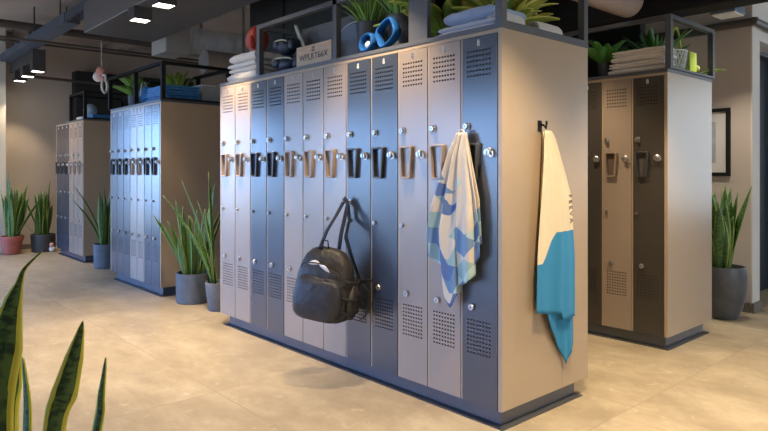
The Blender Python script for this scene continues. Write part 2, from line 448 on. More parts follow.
# side room behind the picture wall
w = MB(); w.box(3.9, 4.10, .1, Y1, 0, ZC)
struct('wall_picture', w, ['wall'])
w = MB(); w.box(4.10, 5.55, .1, .28, 2.585, ZC); w.box(5.55, X1, .1, .28, 0, ZC)
struct('wall_side', w, 'wallw')
struct('trim_2', MB().box(3.9, 4.10, .085, .0995, 0, ZC), 'wallw')          # thin facing, paled to paint in the brighter light on this wall end
d = struct('door_1', MB().rbox(4.10, 5.55, .40, .45, .0, 2.585, .004), 'doorblue')
h = MB(); h.tube([(4.3, .395, 1.05), (4.3, .36, 1.05), (4.42, .36, 1.05)], .01); h.build('door_handle', 'steel', d, True, world=False)
struct('trim_3', MB().box(4.10, 4.13, .285, .40, 0, 2.585).box(5.52, 5.55, .285, .40, 0, 2.585).box(4.13, 5.52, .285, .40, 2.55, 2.585), 'frame')
struct('baseboard_back', MB().box(-.36, 3.9, 10.03, Y1, 0, .08), 'skirt')
struct('baseboard_picture', MB().box(3.88, 3.8995, .1, Y1, 0, .09).box(3.88, 4.10, .065, .0845, 0, .09), 'skirt')
# dark partition standing behind the long locker bank
struct('wall_partition', MB().box(1.0, 1.14, 1.55, 4.28, 0, ZC).box(.985, .999, 3.58, 3.62, 2.0, ZC), 'darkwall')
struct('wall_recess', MB().box(3.05, 3.15, .75, 4.2, 2.0, ZC), 'darkwall')

# ------------------------------------------------------------------ lockers
H, P = 2.064, .095
def door_geo(W, color):
    """front face looks to -x, y 0..W, z 0..D ; real slots"""
    D = H - .024 - P; mb = MB()
    k = W / .234
    ys = [0]; slots_y = []
    n = 8; a, b = .036 * k, .205 * k; pitch = (b - a) / n
    for i in range(n):
        y0 = a + pitch * i + pitch * .22; y1 = a + pitch * i + pitch * .78
        slots_y.append((len(ys), len(ys) + 1)); ys += [y0, y1]
    ys.append(W)
    zs = [0]; slots_z = set()
    def rows(z0, z1, n):
        p = (z1 - z0) / n
        for i in range(n):
            slots_z.add(len(zs)); zs.extend([z0 + p * i + p * .30, z0 + p * i + p * .70])
    rows(.350 - P, .545 - P, 9); rows(1.822 - P, 1.978 - P, 6); zs.append(D)
    scol = {i for i, _ in slots_y}
    for i in range(len(ys) - 1):
        for j in range(len(zs) - 1):
            y0, y1, z0, z1 = ys[i], ys[i + 1], zs[j], zs[j + 1]
            if i in scol and j in slots_z:
                e = .008
                mb.quad([(e, y0, z0), (e, y1, z0), (e, y1, z1), (e, y0, z1)], 1)
                mb.quad([(0, y0, z0), (0, y1, z0), (e, y1, z0), (e, y0, z0)], 1); mb.quad([(0, y0, z1), (0, y1, z1), (e, y1, z1), (e, y0, z1)], 1)
                mb.quad([(0, y0, z0), (0, y0, z1), (e, y0, z1), (e, y0, z0)], 1); mb.quad([(0, y1, z0), (0, y1, z1), (e, y1, z1), (e, y1, z0)], 1)
            else:
                mb.quad([(0, y0, z0), (0, y0, z1), (0, y1, z1), (0, y1, z0)], 0)
    t = .018
    mb.quad([(t, 0, 0), (t, W, 0), (t, W, D), (t, 0, D)]); mb.quad([(0, 0, 0), (0, 0, D), (t, 0, D), (t, 0, 0)]); mb.quad([(0, W, 0), (0, W, D), (t, W, D), (t, W, 0)])
    mb.quad([(0, 0, 0), (0, W, 0), (t, W, 0), (t, 0, 0)]); mb.quad([(0, 0, D), (0, W, D), (t, W, D), (t, 0, D)])
    return mb

def trap(y0t, y1t, y0b, y1b, zb, zt, r, n=5):
    pts = []
    for (yc, zc, a0, s) in ((y0b, zb, PI, 1), (y1b, zb, 1.5 * PI, -1), (y1t, zt, 0, -1), (y0t, zt, .5 * PI, 1)):
        yy = yc + (r if s > 0 else -r); zz = zc + (r if zc == zb else -r)
        for i in range(n):
            a = a0 + (PI / 2) * i / (n - 1); pts.append((yy + r * math.cos(a), zz + r * math.sin(a)))
    return pts

def lock_geo(r, proud, plate):
    """lock seen along -x, centred on origin"""
    mb = MB()
    if plate:
        mb.rbox(-.006, 0, -plate, plate, -plate * 1.1, plate * 1.1, .003)
    mb.lathe([(r, -.004), (r, -proud + .004), (r * .86, -proud), (r * .55, -proud), (r * .5, -proud + .003), (0.0005, -proud + .003)], axis='x', n=18)
    mb.box(-proud + .0035, -proud + .0015, -.0012, .0012, -r * .4, r * .4, 1)
    return mb

def make_locker(name, color, W=.25, depth=.55, shaded=False):
    k = W / .25; dw = W - .016
    t = thing(name, '', 'locker')
    cm = {'beige': 'beige', 'slate': 'slate', 'graphite': 'graphite'}[color]
    cb = MB(); s = .005
    cb.box(.0, depth, 0, s, P, H); cb.box(.0, depth, W - s, W, P, H); cb.box(.0, depth, s, W - s, H - .020, H); cb.box(.03, depth, s, W - s, P, P + .005)
    cb.box(depth - .004, depth, s, W - s, P + .005, H - .020, 1); cb.box(.0275, .03, s, W - s, P + .005, H - .020, 1)
    cb.build('carcass', ['panel', 'inside'], t, world=False)
    d = door_geo(dw, color).build('door', [cm, 'slot'], t, world=False); d.location = (-.003, .008, P + .001)
    zz = -(P + .001)
    # pull handle: tapering loop standing proud of the door, shade behind it painted as a dark plate on one bank
    o0 = trap(.108 * k, .218 * k, .122 * k, .204 * k, 1.283 + zz, 1.478 + zz, .012)
    i0 = trap(.126 * k, .200 * k, .137 * k, .189 * k, 1.293 + zz, 1.466 + zz, .008)
    hb = MB()
    R = lambda pts, x: [(x, y, z) for y, z in pts]
    hb.loft([R(i0, 0.0), R(i0, -.019), R(trap(.1245 * k, .2015 * k, .1355 * k, .1905 * k, 1.2915 + zz, 1.4675 + zz, .009), -.022),
             R(trap(.1100 * k, .2160 * k, .1240 * k, .2020 * k, 1.285 + zz, 1.476 + zz, .011), -.022), R(o0, -.019), R(o0, 0.0)])
    hb.build('handle', {'beige': 'greybrown' if shaded else 'tan', 'slate': 'darkhandle', 'graphite': 'darkhandle'}[color], d, 40, world=False)
    if shaded: MB().loft([R(i0, -.0006), R(i0, -.002)], cap0=True, cap1=True).build('handle_recess_shade', 'shade_brown' if color == 'beige' else 'slot', d, world=False)  # dark plate in the loop, the recess shade painted into it
    kb = MB()
    kb.lathe([(.025, 0), (.025, -.004), (.021, -.007), (.015, -.009), (.015, -.020), (.019, -.021), (.019, -.026), (.017, -.028), (.010, -.028), (.009, -.026), (.0005, -.026)], axis='x', n=20)
    kb.rbox(-.033, -.027, -.004, .004, -.016, .016, .002); kb.torus((-.015, -.020, -.010), .013, .0032, 'x', 14, 6)
    kn = kb.build('turn_knob', 'chrome', d, 35, world=False); kn.location = (0, .048 * k, 1.427 + zz)
    for (yy, z, r, pr, pl) in ((.200, 1.569, .016, .022, .019), (.205, 1.004, .0125, .016, 0), (.165, .605, .0185, .016, .0)):
        l = lock_geo(r, pr, pl).build('lock', ['chrome', 'slot'], d, 35, world=False); l.location = (0, yy * k, z + zz)
    pb = MB(); pb.torus((-.001, 0, .0085), .0062, .0024, 'x', 12, 6); pb.torus((-.001, 0, -.0070), .0078, .0026, 'x', 12, 6)
    n = pb.build('number_mark', 'white' if color != 'beige' else 'steel', d, True, world=False); n.location = (0, .122 * k, 2.008 + zz)
    return t

ORD = ['first', 'second', 'third', 'fourth', 'fifth', 'sixth', 'seventh', 'eighth', 'ninth', 'tenth', 'eleventh', 'twelfth']
protos = {}
def bank(x, y, colors, W, where, extra, group, shaded=False):
    outs = []
    for i, c in enumerate(colors):
        key = (c, W, shaded)
        if key not in protos:
            t = make_locker('locker', c, W, shaded=shaded); protos[key] = t
        else: t = copy_tree(protos[key])
        t.location = (x, y + .02 + W * i, 0)
        t['label'] = extra.get(i) or '%s locker, %s from the right end of %s' % ({'slate': 'slate blue', 'beige': 'beige', 'graphite': 'dark graphite'}[c], ORD[i], where)
        t['category'] = 'locker'; t['group'] = group
        outs.append(t)
    return outs

def housing(x, y, n, W, depth, where, seam=.553):
    """end panels, rear, plinth and worktop of one bank"""
    L = n * W + .04
    for yy, nm in ((y, 'right-hand'), (y + L - .02, 'left-hand')):
        o = MB().loft([[(xx, q, zz_) for xx, zz_ in ((x - .001, P), (x + seam - .0015, P), (x + seam - .0015, P + .17), (x + seam + .0015, P + .17), (x + seam + .0015, P), (x + depth, P), (x + depth, H), (x - .001, H))] for q in (yy, yy + .02)], cap0=True, cap1=True).build('end_panel', 'panel')
        tag(o, 'beige end panel closing the %s end of %s' % (nm, where), 'end panel')
    o = MB().box(x + depth - .012, x + depth, y + .0205, y + L - .0205, P, H).build('rear_panel', 'panel')
    tag(o, 'beige rear panel along the back of %s' % where, 'rear panel')
    t = thing('plinth', 'low recessed slate plinth under %s' % where, 'plinth', (x, y, 0))
    a, b = .035, .10
    MB().rbox(x + a, x + depth - b, y + .03, y + L - b, .012, P - .0005, .003).build('plinth_box', 'plinth', t)
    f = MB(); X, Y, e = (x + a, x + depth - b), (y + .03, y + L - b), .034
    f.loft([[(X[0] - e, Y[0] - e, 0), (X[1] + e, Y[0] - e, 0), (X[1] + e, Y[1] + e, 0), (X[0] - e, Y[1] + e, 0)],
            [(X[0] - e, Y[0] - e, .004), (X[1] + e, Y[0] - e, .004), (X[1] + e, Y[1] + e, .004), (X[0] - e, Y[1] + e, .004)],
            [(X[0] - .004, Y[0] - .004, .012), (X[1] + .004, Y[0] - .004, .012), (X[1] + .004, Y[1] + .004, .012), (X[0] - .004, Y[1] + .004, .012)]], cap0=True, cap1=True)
    f.build('floor_strip', 'base_strip', t)  # low dark strip around the foot of the plinth
    o = MB().rbox(x - .004, x + depth + .004, y - .004, y + L + .004, H + .0008, H + .026, .002).build('worktop', 'frame')
    tag(o, 'thin slate worktop lying along the top of %s' % where, 'worktop')
    return L

WT = H + .026     # top of every worktop
RT = 2.492        # top of every rack
def rack(x, y0, y1, depth, posts, where, panels=(), m='frame', t=.042, mid=()):
    r = thing('shelf_rack', 'open %s steel rack frame standing on top of %s' % ('black' if m == 'black' else 'slate', where), 'rack', (x, y0, WT))
    a, b = x, x + depth
    for xx in (a, b - t):
        MB().box(xx, xx + t, y0 + t, y1 - t, RT - .032, RT).build('top_rail', m, r)
        for yy in posts: MB().box(xx, xx + t, yy, yy + t, WT, RT).build('post', m, r)
    for yy in [y0, y1 - t] + list(mid):
        MB().box(a + t, b - t, yy, yy + t, WT, WT + .016).build('bottom_rail', m, r)
        MB().box(a + t, b - t, yy, yy + t, RT - .032, RT).build('top_rail', m, r)
    for (p0, p1, q0, q1) in panels:
        MB().box(p0, p1, q0, q1, WT, RT - .042).build('infill_panel', m, r)
    return r

G1, G2, G3, G4 = 'the long front locker bank', 'the middle locker bank', 'the farthest locker bank', 'the right-hand locker bank'
S, B, G = 'slate', 'beige', 'graphite'
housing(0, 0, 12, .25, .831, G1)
main = bank(0, 0, [S, B, B, S, S, B, B, B, S, S, B, B], .25, G1, {
    0: 'slate locker at the right end of long front bank, next to its end panel',
    1: 'beige locker behind the patterned towel, second from right of long front bank',
    4: 'slate locker with backpack hung on it, fifth from right of front bank'}, 'lockers of the long front bank')
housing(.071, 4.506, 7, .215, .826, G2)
bank(.071, 4.506, [S, S, B, B, S, S, S], .215, G2, {}, 'lockers of the middle bank')
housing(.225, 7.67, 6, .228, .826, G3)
bank(.225, 7.67, [B, B, B, S, S, S], .228, G3, {}, 'lockers of the farthest bank')
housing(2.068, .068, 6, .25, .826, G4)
bank(2.068, .068, [G, B, G, G, B, G], .25, G4, {0: 'dark graphite locker at the right end of the right-hand bank'}, 'lockers of the right-hand bank', True)

# racks
rack(.0, .0, 2.43, .834, (0, 1.385, 2.388), G1, panels=[(.03, .06, .56, .715), (.25, .265, 1.43, 2.16)], mid=(1.385,))
rack(.071, 4.48, 6.15, .80, (4.48, 5.25, 6.108), G2, m='black')
rack(.225, 7.64, 8.38, .80, (7.64, 8.338), G3, m='black')
rack(2.068, .045, 1.55, .83, (.045, 1.508), G4)

# ------------------------------------------------------------------ plants
def blade(mb, pts, ws, across, n=4, vee=.18, normal=None):
    """leaf along points pts with half widths ws; across = function or vector"""
    rings, uvs = [], []
    L = len(pts)
    for i, p in enumerate(pts):
        p = Vector(p); t = (Vector(pts[min(i + 1, L - 1)]) - Vector(pts[max(i - 1, 0)])).normalized()
        a = Vector(across(i / (L - 1)) if callable(across) else across); a = (a - t * a.dot(t)).normalized(); nn = t.cross(a)
        r, uvr = [], []
        for j in range(n + 1):
            u = j / n; s = 2 * u - 1
            r.append(p + a * (s * ws[i]) + nn * (abs(s) ** 1.5 * ws[i] * vee)); uvr.append((u, i / (L - 1)))
        rings.append(r); uvs.append(uvr)
    mb.loft(rings, closed=False, uv=uvs)

def snake_w(t, w):
    a = .55 + .45 * min(1, t / .35)
    b = 1 - max(0, (t - .5) / .5) ** 1.7
    return max(.0012, w * a * b)

def snake_leaf(mb, base, az, lean, h, w, bend=.08, tw=0.0, face=0.0, N=11):
    pts, ws = [], []
    for i in range(N):
        t = i / (N - 1); r = lean * h * t + bend * h * t * t
        pts.append((base[0] + math.cos(az) * r, base[1] + math.sin(az) * r, base[2] + h * t * math.sqrt(max(.2, 1 - (lean + bend * t) ** 2 * .6)))); ws.append(snake_w(t, w))
    blade(mb, pts, ws, lambda t: (math.cos(az + PI / 2 + face + tw * t), math.sin(az + PI / 2 + face + tw * t), 0))

def arch_leaf(mb, base, az, h, reach, w, droop=.5, N=9, face=0.0, roll=.15):
    pts, ws = [], []
    for i in range(N):
        t = i / (N - 1)
        pts.append((base[0] + math.cos(az) * reach * t ** 1.2, base[1] + math.sin(az) * reach * t ** 1.2, base[2] + h * (t * (1 + droop) - droop * 1.0 * t * t)))
        ws.append(max(.001, w * (math.sin(PI * min(.98, .12 + .88 * t) ** 1.25) ** .8)))
    blade(mb, pts, ws, (math.cos(az + PI / 2 + face), math.sin(az + PI / 2 + face), roll), n=4, vee=.3)

def pot(root, prof, m, inner=.012, soil=.03, n=32):
    x, y, z = root.location
    top = prof[-1]
    pr = list(prof) + [(top[0] - inner, top[1]), (top[0] - inner - .004, top[1] - soil - .02)]
    MB().lathe(pr, (x, y, z), n).build('pot', m, root, 40)
    MB().lathe([(top[0] - inner - .003, top[1] - soil - .012), (top[0] - inner - .003, top[1] - soil), (.001, top[1] - soil + .006)], (x, y, z), n).build('soil', 'soil', root, 40)
    return z + top[1] - soil

def snake_plant(name, label, loc, prof, potm, spec, rnd, spread=.09, m='snake', group='snake plants in pots'):
    t = thing(name, label, 'potted plant', loc, group)
    zt = pot(t, prof, potm)
    R = random.Random(rnd); mb = MB()
    for s in spec:
        az, lean, h, w = s[:4]; bend = s[4] if len(s) > 4 else .06
        rr = spread * R.uniform(.25, 1)
        b = (loc[0] + math.cos(az) * rr, loc[1] + math.sin(az) * rr, zt - .02)
        snake_leaf(mb, b, az, lean, h, w, bend, R.uniform(-.7, .7), R.uniform(-.9, .9))
    mb.build('foliage', m, t, True, mods=[ANG])
    return t

def rspec(seed, n, hmin, hmax, w, lean=.22):
    R = random.Random(seed)
    return [(R.uniform(0, 2 * PI), R.uniform(.02, lean), R.uniform(hmin, hmax), w * R.uniform(.8, 1.15), R.uniform(-.05, .12)) for _ in range(n)]

RIGHT = math.atan2(-cy, sy)    # azimuth that reads as right in the photo
LEFT = RIGHT + PI
cyl = lambda r0, r1, h: [(r0 - .01, 0), (r0, .01), (r1, h - .01), (r1, h)]
snake_plant('potted_snake_plant', 'snake plant in a terracotta red pot by the far wall', (-.33, 9.47, 0),
            [(.10, 0), (.125, .008), (.155, .22), (.172, .222), (.175, .285), (.168, .29)], 'terracotta',
            rspec(3, 24, .50, .90, .052, .20) + [(LEFT + .3, .02, 1.08, .048, .0), (RIGHT, .45, .85, .022, .12)], 1, .10)
snake_plant('potted_snake_plant', 'snake plant in a near-black pot between far wall and farthest locker bank', (.13, 9.50, 0),
            [(.15, 0), (.165, .01), (.185, .22), (.185, .285), (.178, .29)], 'darkpot',
            rspec(5, 16, .42, .80, .046, .12) + [(RIGHT, .04, .95, .034, .02), (LEFT, .75, .72, .026, .05), (LEFT, .35, .8, .03, .05)], 2, .10)
snake_plant('potted_snake_plant', 'slim snake plant in a blue grey cylinder pot beside the farthest locker bank', (.32, 7.00, 0),
            cyl(.15, .16, .33), 'greypot',
            [(LEFT, .22, .95, .017, .25), (LEFT, .30, .75, .016, .28)] + rspec(7, 13, .5, .82, .036, .12), 3, .07)
snake_plant('potted_snake_plant', 'large snake plant in a round blue grey cement pot beside the middle locker bank', (.23, 4.06, 0),
            cyl(.172, .176, .30), 'greypot',
            [(LEFT, .44, .70, .034, .10), (LEFT, .36, .60, .03, .02), (LEFT + .2, .25, .55, .03, .12), (RIGHT, .25, .80, .028, .1), (LEFT - .4, .22, .80, .03, .03),
             (RIGHT + .5, .10, .95, .028, .02), (LEFT + .6, .08, .62, .034, .0), (RIGHT - .4, .14, .7, .036, .02), (RIGHT, .30, .62, .036, .0), (LEFT, .05, .72, .03, 0), (LEFT, .50, .35, .03, .05)] + rspec(9, 12, .4, .72, .036, .14), 4, .10)
snake_plant('potted_snake_plant', 'tall snake plant in a small tapered pale grey pot tucked behind the long bank', (.235, 3.545, 0),
            [(.085, 0), (.09, .008), (.12, .255), (.12, .27)], 'palepot',
            [(LEFT, .20, 1.05, .020, .10), (LEFT + .2, .26, .95, .018, .22), (LEFT, .12, .85, .022, .10), (LEFT, .30, .70, .022, .02), (LEFT - .3, .10, .75, .024, .06), (LEFT + .5, .05, 1.10, .024, .0), (RIGHT, .1, .8, .024, .0)], 5, .05)
snake_plant('potted_snake_plant', 'snake plant in a rounded dark grey vase pot by the picture wall', (3.50, .20, 0),
            [(.10, 0), (.118, .008), (.160, .10), (.188, .21), (.197, .31), (.195, .40), (.184, .47)], 'vasepot',
            rspec(11, 24, .45, .80, .048, .14) + [(RIGHT, .24, .80, .036, .06), (RIGHT, .10, .72, .046, .02), (LEFT, .1, .84, .034, .02)], 6, .09)

# near plant, cut by the lower left of the frame
fc = at_d(34, 640, 1.40); fc.z = 0
t = thing('potted_snake_plant', 'yellow-edged snake plant close by, at the lower left of the picture', 'potted plant', fc, 'snake plants in pots')
zt = pot(t, [(.14, 0), (.15, .01), (.185, .40), (.185, .42)], 'greypot')
def near_leaf(path, tilt=0):
    mb = MB(); pts, ws = [], []
    P_ = [(Vector(at_d(x, y, d)), w_) for x, y, d, w_ in path]
    # Catmull-Rom resample
    n = len(P_)
    for i in range(n - 1):
        p0, p1, p2, p3 = P_[max(i - 1, 0)], P_[i], P_[i + 1], P_[min(i + 2, n - 1)]
        for k in range(6):
            s = k / 6
            q = .5 * ((2 * p1[0]) + (p2[0] - p0[0]) * s + (2 * p0[0] - 5 * p1[0] + 4 * p2[0] - p3[0]) * s * s + (3 * p1[0] - p0[0] - 3 * p2[0] + p3[0]) * s ** 3)
            pts.append(q); ws.append(p1[1] * (1 - s) + p2[1] * s)
    pts.append(P_[-1][0]); ws.append(P_[-1][1])
    blade(mb, pts, ws, (math.cos(RIGHT + tilt), math.sin(RIGHT + tilt), 0), n=8, vee=.22)
    return mb.build('leaf', 'snakefront', t, True, mods=[('SOLIDIFY', dict(thickness=.004, offset=0))])
near_leaf([(10, 575, 1.38, .022), (-6, 431, 1.36, .036), (2, 350, 1.34, .038), (11, 308, 1.33, .021), (19, 284, 1.32, .0075), (25, 268, 1.31, .0035), (42, 251, 1.30, .001)], .25)
near_leaf([(22, 575, 1.44, .012), (26, 431, 1.44, .016), (26, 395, 1.44, .012), (23, 357, 1.44, .001)], -.5)
near_leaf([(8, 575, 1.42, .014), (6, 431, 1.47, .026), (14, 380, 1.47, .017), (20, 345, 1.47, .001)], .4)
near_leaf([(40, 575, 1.38, .016), (54, 431, 1.34, .022), (64, 395, 1.33, .0265), (74, 358, 1.32, .018), (83, 321, 1.31, .001)], .35)
near_leaf([(62, 575, 1.40, .010), (96, 431, 1.38, .0125), (101, 395, 1.37, .009), (106, 358, 1.36, .001)], -.3)
near_leaf([(45, 575, 1.42, .014), (60, 470, 1.43, .018), (62, 440, 1.43, .012), (64, 425, 1.43, .001)], .6)

# ------------------------------------------------------------------ towels
def folded(name, label, x0, x1, y0, y1, z0, h, m, group, layers=2, seed=0, cat='towel', fold='y'):
    """folded towel with rounded folds, one mesh"""
    R = random.Random(seed); mb = MB(); lh = h / layers
    for l in range(layers):
        za, zb = z0 + lh * l, z0 + lh * (l + 1) + (.0 if l == layers - 1 else .002)
        j = R.uniform(-.006, .006)
        n = 14; rings = []
        N = 9
        for i in range(N + 1):
            s = i / N; y = y0 + (y1 - y0) * s
            edge = min(1, min(s, 1 - s) / .05 + .55)
            hh = (zb - za) / 2 * edge; zc = za + (zb - za) / 2 + (R.uniform(-.0025, .0025) if 0 < i < N and l == layers - 1 else 0)
            xa, xb = x0 + j + R.uniform(-.003, .003), x1 + j
            ring = []
            rr = hh
            for k in range(n):
                a = PI / 2 + PI * k / (n - 1)
                ring.append((xa + rr + math.cos(a) * rr, y, zc + math.sin(a) * hh))
            for k in range(n):
                a = -PI / 2 + PI * k / (n - 1)
                ring.append((xb - rr + math.cos(a) * rr, y, zc + math.sin(a) * hh))
            rings.append(ring)
        mb.loft(rings, cap0=True, cap1=True)
    zmin = min(v[2] for v in mb.v); mb.v = [(a, b, c + z0 - zmin) for a, b, c in mb.v]
    o = mb.build(name, m, None, 50)
    return tag(o, label, cat, group)

E0 = .0006
g = 'white towels stacked at the left end of the long bank'
for i, nm in enumerate(('lowest of the three under', 'middle one of the three under', 'topmost, directly beneath')):
    folded('folded_towel', 'white folded towel, %s the red glove on the long bank' % nm, .05, .40, 2.52 + .01 * i, 3.01 - .02 * i, WT + E0 + .0785 * i, .078, 'whitetowel', g, 1 + i % 2, 1 + i)
g = 'blue and white towels at the right end of the long bank'
folded('folded_towel', 'lilac white folded towel, lowest beside the corner post of the long bank rack', .07, .40, .10, .51, WT + E0, .062, 'lilac', g, 2, 3)
folded('folded_towel', 'pale blue folded towel, topmost beside the corner post of the long bank rack', .08, .38, .12, .475, WT + .0635 + E0, .078, 'paleblue', g, 1, 4)
# rolled towels lying along the end rail
def rolled(name, label, c, L, r, m, group, az):
    root = thing(name, label, 'towel', (c[0], c[1], c[2]), group)
    mb = MB(); pr = [(.001, -L / 2 + .012), (r * .55, -L / 2 + .004), (r * .9, -L / 2), (r, -L / 2 + .02), (r * 1.02, 0), (r, L / 2 - .02), (r * .9, L / 2), (r * .55, L / 2 - .004), (.001, L / 2 - .012)]
    mb.lathe(pr, (0, 0, r * .92), 20, axis='x', cap0=False); mb.v = [(x, y, max(0.0, z * .94)) for x, y, z in mb.v]
    mb.build('towel_roll', m, root, 60, world=False)
    sp = []
    for i in range(40):
        a = i * .42; q = r * .12 + r * .75 * i / 40; sp.append((-L / 2 + .0015, q * math.cos(a), r * .88 + q * math.sin(a) * .9))
    MB().tube(sp, .003, 5).build('roll_end', m, root, True, world=False)
    root.rotation_euler.z = az
    return root
g = 'white rolled towels at the end of the long bank'
rolled('rolled_towel', 'white rolled towel nearer the corner post on the end of the long bank', (.20, .125, WT + E0), .22, .058, 'whitetowel', g, .05)
rolled('rolled_towel', 'white rolled towel farther right on the end of the long bank', (.56, .125, WT + E0), .24, .056, 'whitetowel', g, .0)
g = 'cream towels stacked on the right-hand bank'
for i, nm in enumerate(('lowest', 'second from the bottom', 'third from the bottom', 'topmost')):
    folded('folded_towel', 'cream folded towel, %s of the stack of four on the right-hand bank' % nm, 2.125 + .006 * (i % 2), 2.33, .115 + .01 * (i % 2), .575 - .012 * i, WT + E0 + .0475 * i, .0465, 'beigetowel', g, 1 + (i % 2), 20 + i)
g = 'blue towels stacked on the middle bank'
for i, nm in enumerate(('lowest', 'middle one', 'topmost')):
    folded('folded_towel', 'bright blue folded towel, %s of the stack of three on the middle bank' % nm, .145, .56 - .015 * i, 4.56, 5.14 - .03 * i, WT + E0 + .0575 * i, .0565, 'bluetowel', g, 2, 30 + i)
g = 'towels on the farthest bank'
folded('folded_towel', 'white folded towel under the pale blue ball on the farthest bank', .30, .62, 8.0, 8.31, WT + E0, .06, 'whitetowel', g, 2, 41)
folded('folded_towel', 'blue folded towel inside the black rack on the farthest bank', .36, .70, 7.70, 7.96, WT + E0, .075, 'bluetowel', g, 2, 42)
o = MB().ball((.46, 8.14, WT + .0625 + .10), .10, u=24, v=14).build('ball', 'ball', None, True); tag(o, 'pale blue ball resting on a white towel in the farthest rack', 'ball')

# draped towel hung over the second locker's handle
def interp(tab, t):
    for (a, va), (b, vb) in zip(tab, tab[1:]):
        if t <= b: return va + (vb - va) * max(0, (t - a)) / (b - a)
    return tab[-1][1]
def sheet(mb, lo, hi, zb, ztop, off, amp, folds, ph, axis, NU=64, NV=50, uoff=0.0):
    rings, uvs = [], []
    for j in range(NV + 1):
        v = j / NV; r, uvr = [], []
        for i in range(NU + 1):
            u = i / NU; z = ztop + (interp(zb, u) - ztop) * v
            a = interp(lo, ztop - z) + (interp(hi, ztop - z) - interp(lo, ztop - z)) * u
            f = math.sin(2 * PI * folds * u + ph + .8 * math.sin(2.2 * v + u * 3)) * .65 + math.sin(2 * PI * folds * 2.1 * u + 1.3 + ph) * .35
            k = interp(amp, v)
            q = off(v) - k * (1 + f) * .5
            a += .35 * k * math.cos(2 * PI * folds * u + ph)
            r.append((q, a, z) if axis == 'x' else (a, q, z)); uvr.append((u + uoff, v))
        rings.append(r); uvs.append(uvr)
    mb.loft(rings, closed=False, uv=uvs)
root = thing('hanging_towel', 'blue, mint and cream patchwork towel hanging on a locker of the long bank', 'towel', (-.05, .225, 1.53))
mb = MB()
lo = [(0, .255), (.04, .262), (.36, .372), (.53, .425), (.66, .428), (.95, .415)]
hi = [(0, .196), (.04, .185), (.35, .112), (.50, .096), (.66, .096), (.95, .105)]
sheet(mb, lo, hi, [(0, .86), (.15, .79), (.25, .765), (.31, .66), (.37, .59), (.46, .66), (.55, .70), (.7, .735), (.85, .79), (1, .885)], 1.535, lambda v: -.046 + .020 * v, [(0, .010), (.15, .040), (.6, .068), (1, .055)], 3.1, .6, 'x')
sheet(mb, [(0, .250), (.36, .37), (.6, .40), (.9, .36)], [(0, .20), (.35, .125), (.6, .115), (.9, .2)], [(0, .93), (.5, .86), (1, .95)], 1.533, lambda v: -.040 + .026 * v, [(0, .004), (1, .012)], 2.0, 2.0, 'x', 30, 30, .37)
mb.build('towel_cloth', 'patch', root, True, mods=[('SOLIDIFY', dict(thickness=.005, offset=0))])
MB().tube([(-.036, .205, 1.50), (-.046, .207, 1.53), (-.050, .222, 1.548), (-.050, .236, 1.548), (-.046, .25, 1.53), (-.036, .252, 1.50)], .006, 8).build('hanging_loop', 'beigetowel', root, True)

root = thing('hanging_towel', 'cream and teal blue towel hanging from the hook on the long bank end panel', 'towel', (.36, -.05, 1.53))
mb = MB()
lo = [(0, .318), (.05, .305), (.36, .272), (.68, .238), (1.0, .235), (1.3, .26)]
hi = [(0, .380), (.03, .412), (.36, .572), (.70, .612), (1.0, .618), (1.3, .62)]
sheet(mb, lo, hi, [(0, .575), (.3, .555), (.62, .535), (.64, .50), (1, .50)], 1.548, lambda v: -.040 + .004 * v, [(0, .012), (.2, .03), (.7, .030), (1, .022)], 1.6, 1.9, 'y')
sheet(mb, [(0, .33), (.36, .30), (.9, .33), (1.3, .40)], [(0, .39), (.36, .545), (.7, .60), (1.0, .635), (1.3, .635)], [(0, .52), (.25, .42), (.6, .24), (.8, .29), (1, .33)], 1.543, lambda v: -.018 + .002 * v, [(0, .006), (.6, .014), (1, .024)], 1.7, .3, 'y', 40, 50)
mb.build('towel_cloth', 'twotone', root, True, mods=[('SOLIDIFY', dict(thickness=.005, offset=0))])
me = text_mesh('F E E V A', .042, .0012); me.materials.append(M['ink'])
o = bpy.data.objects.new('lettering', me); C.objects.link(o); o.parent = root
o.matrix_local = Matrix.Translation(Vector((.516, -.0785, 1.12)) - root.location) @ Euler((PI / 2, math.radians(84), 0)).to_matrix().to_4x4()
# hook on the end panel
hk = thing('wall_hook', 'small dark steel hook fixed high on the end panel of the long bank', 'hook', (.33, 0, 1.575))
MB().rbox(.312, .348, -.006, -.0003, 1.545, 1.605, .003).build('hook_plate', 'black', hk)
MB().tube([(.33, -.005, 1.585), (.33, -.028, 1.578), (.33, -.042, 1.560), (.33, -.046, 1.585), (.33, -.046, 1.600)], .006, 8).build('hook_arm', 'black', hk, True)

# ------------------------------------------------------------------ backpack
bc = Vector((-.232, 1.205, .622))
bag = thing('backpack', 'black backpack with white mark hanging by its strap on the long locker bank', 'backpack', (bc.x, bc.y, .37))
T = Matrix.Translation(bc) @ Euler((math.radians(9), math.radians(-4), math.radians(30))).to_matrix().to_4x4()
def bagbody(hw, hd, hh, zprof, fx=0.0, ex=2.6, n=36, seed=0, wr=.006):
    R = random.Random(seed); rings = []
    ph = [R.uniform(0, 6) for _ in range(4)]
    for s, k, kd in zprof:
        ring = []
        for i in range(n):
            a = 2 * PI * i / n; c_, s_ = math.cos(a), math.sin(a)
            x = math.copysign(abs(c_) ** (2 / ex), c_) * hd * kd; y = math.copysign(abs(s_) ** (2 / ex), s_) * hw * k
            wv = wr * (math.sin(5 * a + 6 * s + ph[0]) * .5 + math.sin(9 * a - 11 * s + ph[1]) * .4)
            x *= 1 + wv / max(hd, .05) * .8; y *= 1 + wv / max(hw, .05) * .8
            ring.append(T @ Vector((x + fx, y, s * hh)))
        rings.append(ring)
    return MB().loft(rings, cap0=True, cap1=True)
